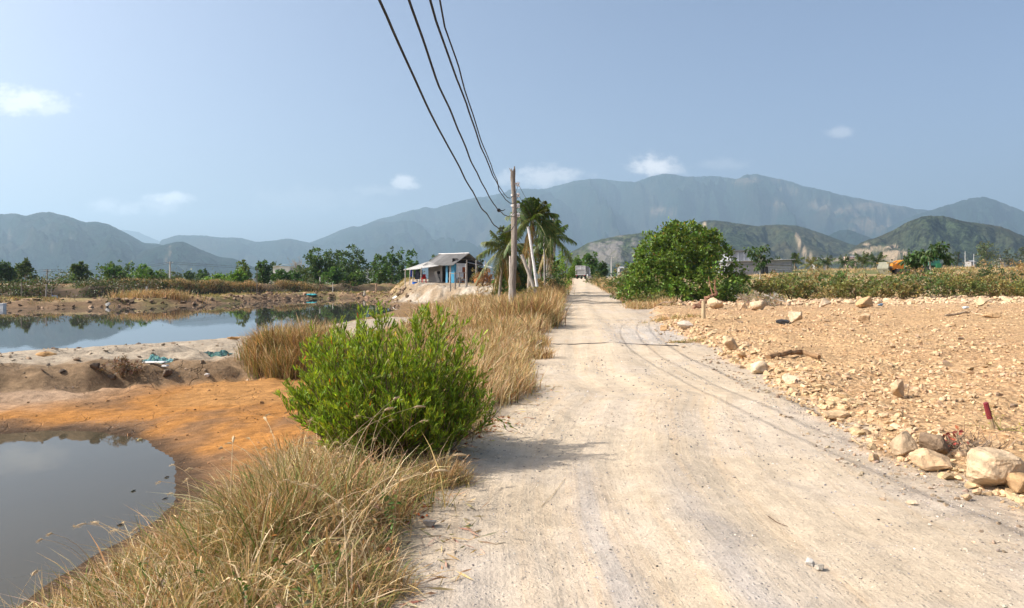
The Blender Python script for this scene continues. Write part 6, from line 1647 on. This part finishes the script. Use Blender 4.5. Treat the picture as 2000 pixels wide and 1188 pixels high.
# further stones of the field, each one its own
rs = np.random.default_rng(97)
x, y = sample(150, lambda y: XF(y) + .1, right, 5.2, 46, lambda x, y: (fields(x, y)['tf'] > .1), rs)
PRO = []
for i in range(10):
    V, Fc = hull(900 + i, 12 + i % 5, sharp=.35)
    b = MB(); b.add(V * np.array([1, .85, .7]), Fc, tints([TA, TB, TD][i % 3], len(Fc), rs, .03, .02)); o = b.build('rock', M_ROCK)
    PRO.append(o)
for i, (a_, b_) in enumerate(zip(x, y)):
    if i < len(PRO): o = PRO[i]
    else: o = PRO[i % len(PRO)].copy(); COL.objects.link(o)
    s = .042 * math.exp(.35 * min(2, rs.normal())) * (b_ / 6) ** .48
    o.location = (a_, b_, hz(a_, b_) + s * .15); o.rotation_euler = (.4 * rs.normal(), .4 * rs.normal(), 6.28 * rs.random())
    o.scale = (s * (1 + .25 * rs.normal()), s, s * (.8 + .3 * rs.random()))
    tag(o, 'unremarkable ochre stone lying loose among the rubble of the bare field', 'rock', 'loose ochre stones of the bare field')

# ------------------------------------------------------------ wood, sticks and litter
def bent(name, label, pts, r0, r1, tint, cat, seed=0, twigs=0, lump=.1, mat=None, rough=.3):
    rs = np.random.default_rng(seed); P_ = np.array(pts, float); m = 4 * len(P_)
    s = np.linspace(0, len(P_) - 1, m)
    Q_ = np.stack([np.interp(s, np.arange(len(P_)), P_[:, k]) for k in range(3)], 1)
    Q_ += rough * r0 * rs.normal(size=Q_.shape)
    b = MB(); b.tube(Q_, np.linspace(r0, r1, m), 7, tint, lump=lump, rs=rs)
    for i in range(twigs):
        q = Q_[rs.integers(m // 4, m)]; d = unit(rs.normal(size=3) + [0, 0, .6]); L_ = r0 * 5 * (.5 + rs.random())
        b.tube([q, q + d * L_ * .5, q + d * L_ + .1 * L_ * rs.normal(size=3)], [r1 * .8, r1 * .5, r1 * .2], 4, tint)
    return tag(b.build(name, mat or M_BARK), label, cat)
def gp(px, py, up=.0): a, b_, c_ = at(px, py); return (a, b_, c_ + up)
bent('log', 'long brown half buried log lying across the bare field', [gp(1500, 703, .03), gp(1530, 699, .06), gp(1562, 695, .08), gp(1600, 701, .06)], .06, .05, (.27, .165, .085), 'log', 1)
bent('branch', 'thin crooked branch lying on the field left of the long flat slab', [gp(1845, 622, .06), gp(1872, 620, .1), gp(1895, 617, .12), gp(1930, 622, .05)], .05, .03, (.40, .29, .18), 'branch', 2)
r0 = gp(1362, 601); kk = mpx(r0[1])
bent('root', 'reddish brown uprooted root leaning against the large round tree', [gp(1356, 602), (r0[0] + 10 * kk, r0[1], r0[2] + 9 * kk), (r0[0] + 24 * kk, r0[1], r0[2] + 18 * kk), (r0[0] + 42 * kk, r0[1] + .2, r0[2] + 26 * kk)], .17, .06, (.26, .14, .085), 'root', 3, 5, .25)
for i, (pp, tt, lab) in enumerate([([(1255, 592), (1275, 589), (1300, 594)], (.42, .30, .18), 'longest bare branch of the heap before the large round tree'), ([(1283, 585), (1294, 592), (1306, 597)], (.36, .25, .15), 'branch sloping down to the right in the heap before the large round tree'), ([(1312, 596), (1327, 589), (1346, 588)], (.40, .27, .16), 'right-hand branch of the heap, nearest the uprooted root'), ([(1250, 597), (1280, 599), (1310, 600)], (.24, .17, .11), 'dark branch lying lowest in the heap before the large round tree'), ([(1318, 583), (1326, 592), (1330, 599)], (.38, .27, .17), 'short upright stick in the heap beside the uprooted root')]):
    bent('branch', lab, [gp(a_, b_, .18 + .1 * math.sin(k_ * 2 + i)) for k_, (a_, b_) in enumerate(pp)], .07, .04, tt, 'branch', 20 + i, 4)
o_ = gp(1510, 592); kk = mpx(o_[1])
def rel(px, py): return (o_[0] + (px - 1510) * kk, o_[1] + .2, o_[2] + (592 - py) * kk)
bent('branch', 'bleached white branch arching down to the right before the scrub hedge', [rel(1496, 577), rel(1515, 585), rel(1540, 591)], .045, .025, (.62, .58, .52), 'branch', 31)
bent('branch', 'thin bleached stick under the arching white branch', [rel(1486, 584), rel(1500, 590), rel(1516, 596)], .035, .02, (.58, .53, .46), 'branch', 32)
shrub('dead_brush', 'grey leafless brush heap under the bleached branches', 'brush pile', gp(1488, 596), 2.6, 1.2, .75, 33, (.30, .26, .22), 1200, .22, asp=.12, dry=.2)
X, Y, Z = at(1905, 888); kk = mpx(Y)
b = MB(); rs = np.random.default_rng(34)
for i in range(150):
    p0 = np.array([.16 * rs.normal(), .10 * rs.normal(), .02]); d = unit(rs.normal(size=3) * [1, 1, .6] + [0, 0, .35]); L_ = .10 + .16 * rs.random()
    b.tube([p0, p0 + d * L_ * .5 + .02 * rs.normal(size=3), p0 + d * L_ + .05 * rs.normal(size=3)], [.004, .003, .001], 3, tuple(np.array((.22, .16, .11)) * (.6 + .8 * rs.random())))
n_ = 30; b.quads(leaf_quads(np.array([-.12, 0, .1]) + .05 * rs.normal(size=(n_, 3)), rs.normal(size=(n_, 3)), .06, .03, rs), tints((.32, .08, .05), n_, rs))
o = b.build('dead_brush', M_BARK); o.location = (X, Y + .15, Z); tag(o, 'tangle of dead twigs with reddish leaves behind the big pale boulder', 'dead brush')
# marker stakes
def stake(label, px, pb, pxt, pt, r, t0, t1=None):
    X, Y, Z = at(px, pb); kk = mpx(Y)
    t = empty('stake', (X, Y, Z), label, 'stake'); top = np.array([(pxt - px) * kk, 0, (pb - pt) * kk]); bt0 = -top * .3
    f = .42 if t1 else 1.0
    b = MB(); b.tube([bt0, top * .2, top * f], [r, r * 1.03, r], 8, t0, lump=.04); b.build('shaft', M_WOOD, t)
    if t1:
        b = MB(); b.tube([top * f, top * .7, top * .99, top], [r * 1.06, r * 1.08, r * 1.04, r * .8], 8, t1, lump=.05); b.build('painted_end', M_METAL, t)['label'] = 'dark red painted upper end'
stake('short square wooden stake standing beside the round pale boulder', 1374, 626, 1374, 591, .075, (.46, .36, .22))
stake('leaning stake with a dark red upper end near the big pale boulder', 1940, 850, 1925, 796, .024, (.42, .32, .19), (.19, .028, .035))
X, Y, Z = at(1940, 845)
b = MB(); rs = np.random.default_rng(41)
for i in range(12):
    d = unit(rs.normal(size=3) * [1, .6, .5] + [0, 0, .3]); b.tube([(0, 0, 0), d * .18, d * .34 + [0, 0, -.05]], [.003, .002, .001], 3, (.34, .34, .08))
    b.quads(leaf_quads(np.array([d * .2] * 5) + .03 * rs.normal(size=(5, 3)), rs.normal(size=(5, 3)), .035, .012, rs), tints((.28, .30, .06), 5, rs))
o = b.build('weed', M_GRASS); o.location = (X + .03, Y - .05, Z); tag(o, 'sparse yellow-green weed creeping around the red-topped stake', 'weed')
bent('stick', 'thin dark stick standing up behind the yellowish angular rock', [gp(1772, 775), tuple(np.array(gp(1772, 775)) + [.02, 0, .12]), tuple(np.array(gp(1772, 775)) + [.04, 0, .3])], .006, .003, (.12, .09, .06), 'stick', 42)
bent('twig', 'thin curved twig lying on the near right part of the road', [gp(1500, 1012, .008), gp(1518, 1024, .012), gp(1538, 1030, .008)], .0035, .002, (.13, .08, .05), 'twig', 43, 2)
bent('twig', 'long straw stalk lying on the road near the bush shadow', [gp(1056, 990, .006), gp(1080, 966, .008), gp(1104, 936, .006)], .002, .0015, (.5, .38, .22), 'twig', 44, 0)
bent('twig', 'dark twig on the rubble edge left of the small block', [gp(1662, 843, .01), gp(1682, 834, .02), gp(1712, 832, .01)], .008, .005, (.14, .10, .07), 'twig', 45, 3)
bent('branch', 'pale broken branch ending at the gravel left of the small block', [gp(1664, 858, .01), gp(1676, 868, .02), gp(1700, 878, .01)], .010, .006, (.50, .37, .22), 'branch', 46, 2)
pl = [gp(px, py, .014) for px, py in ((1040, 671), (1062, 672), (1090, 674), (1120, 674), (1150, 672), (1180, 670.5), (1220, 671), (1260, 674), (1300, 676.5), (1325, 676))]
b = MB(); b.tube(pl, .011, 5, (.10, .09, .08)); tag(b.build('ground_cable', M_CABLE), 'thin dark cable lying across the road near the hump', 'cable')
for px, py, w_, tt, lab in [(1720, 597, .35, (.20, .36, .52), 'crumpled light blue plastic sheet on the ridge under the hedge'), (1531, 630, .5, (.06, .065, .075), 'black crumpled plastic left of the triangular block'), (1888, 601, .35, (.55, .60, .62), 'pale torn plastic bag on the ridge left of the block-shaped boulder')]:
    big_rock(lab, px, py + 3, w_ / mpx(at(px, py)[1]), .4 * w_ / mpx(at(px, py)[1]), int(px), tt, .6, 16, .7, cat='plastic litter', name='plastic_sheet')

# bank of the near pond: nets, plank, dead shrub, flotsam
def net(label, px, py, w_, h_, tint, seed):
    X, Y, Z = at(px, py - 7); rs = np.random.default_rng(seed)
    n = 30; u, v = np.meshgrid(np.linspace(-1, 1, n), np.linspace(-1, 1, n))
    hgt = h_ * (np.clip(1 - u ** 2 - v ** 2 * .9, 0, 1) ** .5) * (.55 + 1.3 * np.abs(fbm(u * 2 + seed, v * 2, 4, 1.3, seed)))
    V = np.stack([u * w_ / 2 * (1 + .25 * fbm(v, u * 0, 2, 1.5, seed)), v * w_ * .2, hgt], -1).reshape(-1, 3)
    V[:, 2] += H(V[:, 0] + X, V[:, 1] + Y) - Z - .01
    keep = ((u ** 2 + v ** 2 * .9) < 1 + .6 * fbm(u, v, 2, 2.5, seed + 2)).ravel()
    i = np.arange(n - 1)[:, None] * n + np.arange(n - 1)[None]; q = np.stack([i, i + 1, i + n + 1, i + n], -1).reshape(-1, 4); q = q[keep[q].all(1)]
    b = MB(); b.add(V, q, tints(tint, len(q), rs, .25)); o = b.build('fishing_net', M_CLOTH); o.location = (X, Y, Z)
    return tag(o, label, 'fishing net')
net('heap of pale turquoise fishing net above the white plank', 309, 711, .78, .15, (.15, .30, .29), 1)
net('flat dark teal fishing net beside the tall grass tussock', 428, 697, .8, .09, (.07, .15, .14), 2)
a0, b0_ = np.array(gp(281, 711, .13)), np.array(gp(323, 719, .11))
b = MB(); dirv = b0_ - a0; ang = math.atan2(dirv[1], dirv[0]); L_ = np.linalg.norm(dirv)
for s_ in np.linspace(0, 1, 2)[:1]: b.box((a0 + b0_) / 2, (L_, .10, .025), (.74, .73, .71), rot=np.array(Matrix.Rotation(ang, 3, 'Z') @ Matrix.Rotation(-.05, 3, 'Y')), taper=.96)
b.box(b0_ + [.0, 0, .01], (.12, .13, .03), (.70, .69, .67), rz=ang + .3, taper=.8)
tag(b.build('plank', M_PLASTER), 'broken white plank on the bank below the turquoise net', 'plank')
shrub('dead_shrub', 'low dark reddish dead shrub on the bank left of the white plank', 'shrub', gp(238, 728), .95, .55, .36, 51, (.13, .075, .05), 1300, .075, asp=.22, dry=.35, drycol=(.22, .16, .11), stems=12)
for px, py, w_, s_ in ((120, 726, .16, 52), (182, 727, .2, 53), (325, 735, .22, 54), (216, 745, .18, 55)):
    big_rock(['dark clod at the crest of the bank face near the left edge', 'dark clod left of the dead shrub on the bank', 'dark clod below the white plank on the bank face', 'dark clod under the dead shrub on the bank face'][s_ - 52], px, py, w_ / mpx(at(px, py)[1]), .7 * w_ / mpx(at(px, py)[1]), s_, (.13, .10, .075), .8, 14, .5, cat='clod', name='clod')
def flot(label, px, py, L_, tint, seed):
    dd = (EYE - ZW1) * F / (py - HOR); xx = (px - 1000) / F * dd
    rs = np.random.default_rng(seed); b = MB(); b.tube([(xx - L_ * .3, dd - .02, ZW1), (xx, dd, ZW1 + .010), (xx + L_ * .3, dd + .03, ZW1 + .008)], [.004, .008, .004], 6, tint, lump=.4, rs=rs)
    tag(b.build('driftwood', M_BARK), label, 'floating debris')
flot('black bit of wood floating in the near pond by the lower bank', 235, 1026, .09, (.02, .02, .018), 1)
flot('small dark leaves floating farther out in the near pond', 260, 960, .06, (.05, .055, .04), 2)
flot('dark bits floating at the right shore of the near pond', 322, 975, .08, (.04, .035, .03), 3)
flot('brown floating bits at the upper right shore of the near pond', 325, 933, .07, (.30, .2, .1), 4)

# straw lying criss-cross through the near grass
def strewn():
    rs = np.random.default_rng(99)
    b = MB()
    x, y = sample(5200, -4.6, .4, 2.4, 12, okn, rs)
    n = len(x); z = H(x, y) + .02 + .26 * rs.random(n) ** 1.2 * np.clip((XL(y) - x) / .8, .1, 1)
    az = rs.random(n) * 6.28; L_ = (.10 + .24 * rs.random(n)); el = rs.normal(size=n) * .45
    d = np.stack([np.cos(az) * np.cos(el), np.sin(az) * np.cos(el), np.sin(el)], 1)
    p = np.stack([x, y, z], 1); s = unit(np.cross(d, rs.normal(size=(n, 3)))) * (.0016 + .0022 * rs.random((n, 1)))
    m = p + d * (L_ * .5)[:, None] + np.array([0, 0, .03]); e = p + d * L_[:, None] - np.array([0, 0, 1]) * (L_ * .15)[:, None]
    t = tints((.56, .42, .235), n, rs, .3, .05)
    b.quads(np.stack([p - s, p + s, m + s, m - s], 1), t); b.quads(np.stack([m - s, m + s, e + s * .3, e - s * .3], 1), t)
    tag(b.build('dry_grass', M_GRASS), 'bent broken straw tangled through the near grass', 'grass', kind='stuff')
strewn()

# low undergrowth along the second bank beyond the pond
def undergrowth():
    rs = np.random.default_rng(101); b = MB()
    x, y = sample(900, -75, -13, 56, 112, lambda x, y: (fields(x, y)['s2'] > 17.5) & (fields(x, y)['s2'] < 24) & (fbm(x, y, 3, .12, 150) > -.12), rs)
    z = H(x, y)
    for a_, b_, c_ in zip(x, y, z):
        n_ = 26; r_ = .35 + .5 * rs.random()
        P_ = np.array([a_, b_, c_ + r_ * .4]) + rs.normal(size=(n_, 3)) * [r_ * .7, r_ * .5, r_ * .45]
        b.quads(leaf_quads(P_, rs.normal(size=(n_, 3)) + [0, 0, .5], .26, .12, rs), tints([(.05, .07, .022), (.08, .085, .03), (.11, .08, .04), (.07, .11, .025)][rs.integers(4)], n_, rs))
    tag(b.build('undergrowth', M_LEAF), 'low dark undergrowth along the bank behind the far pond', 'undergrowth', kind='stuff')
undergrowth()

# broad-leaved weeds and dead stems among the near grass
def weeds():
    rs = np.random.default_rng(120); b = MB()
    x, y = sample(150, -4.4, -.2, 2.6, 10, nearb, rs)
    for a_, b_ in zip(x, y):
        c_ = hz(a_, b_); n_ = 14 + rs.integers(14); h_ = .14 + .22 * rs.random()
        st_ = np.array([a_, b_, c_]); tp = st_ + [.08 * rs.normal(), .08 * rs.normal(), h_]
        b.tube([st_, (st_ + tp) / 2 + .02 * rs.normal(size=3), tp], [.004, .003, .0015], 4, (.22, .16, .08))
        P_ = st_ + (tp - st_) * (.25 + .75 * rs.random((n_, 1)))
        gr = rs.random() < .55
        b.quads(leaf_quads(P_, rs.normal(size=(n_, 3)) + [0, 0, .25], .03 + .025 * rs.random(n_), .012 + .01 * rs.random(n_), rs, .2), tints((.10, .16, .04) if gr else (.27, .175, .09), n_, rs, .25))
    tag(b.build('weeds', M_LEAF), 'small leafy weeds mixed into the near grass', 'weeds', kind='stuff')
weeds()

# ------------------------------------------------------------ air: one box of even haze round the whole scene
def haze():
    x0, x1, y0, y1, z0, z1 = -11000, 11000, -600, 13200, -75, 1290
    b = MB(); b.box(((x0 + x1) / 2, (y0 + y1) / 2, (z0 + z1) / 2), (x1 - x0, y1 - y0, z1 - z0))
    m, nt = new_mat('haze')
    pv = N(nt, 'ShaderNodeVolumePrincipled', Density=HAZE)
    pv.inputs['Color'].default_value = (.55, .79, 1.0, 1)
    pv.inputs['Anisotropy'].default_value = 0.25
    o = N(nt, 'ShaderNodeOutputMaterial'); L(nt, pv.outputs[0], o.inputs['Volume'])
    return tag(b.build('haze', m), kind='stuff')
HAZE = 0.00013
haze()
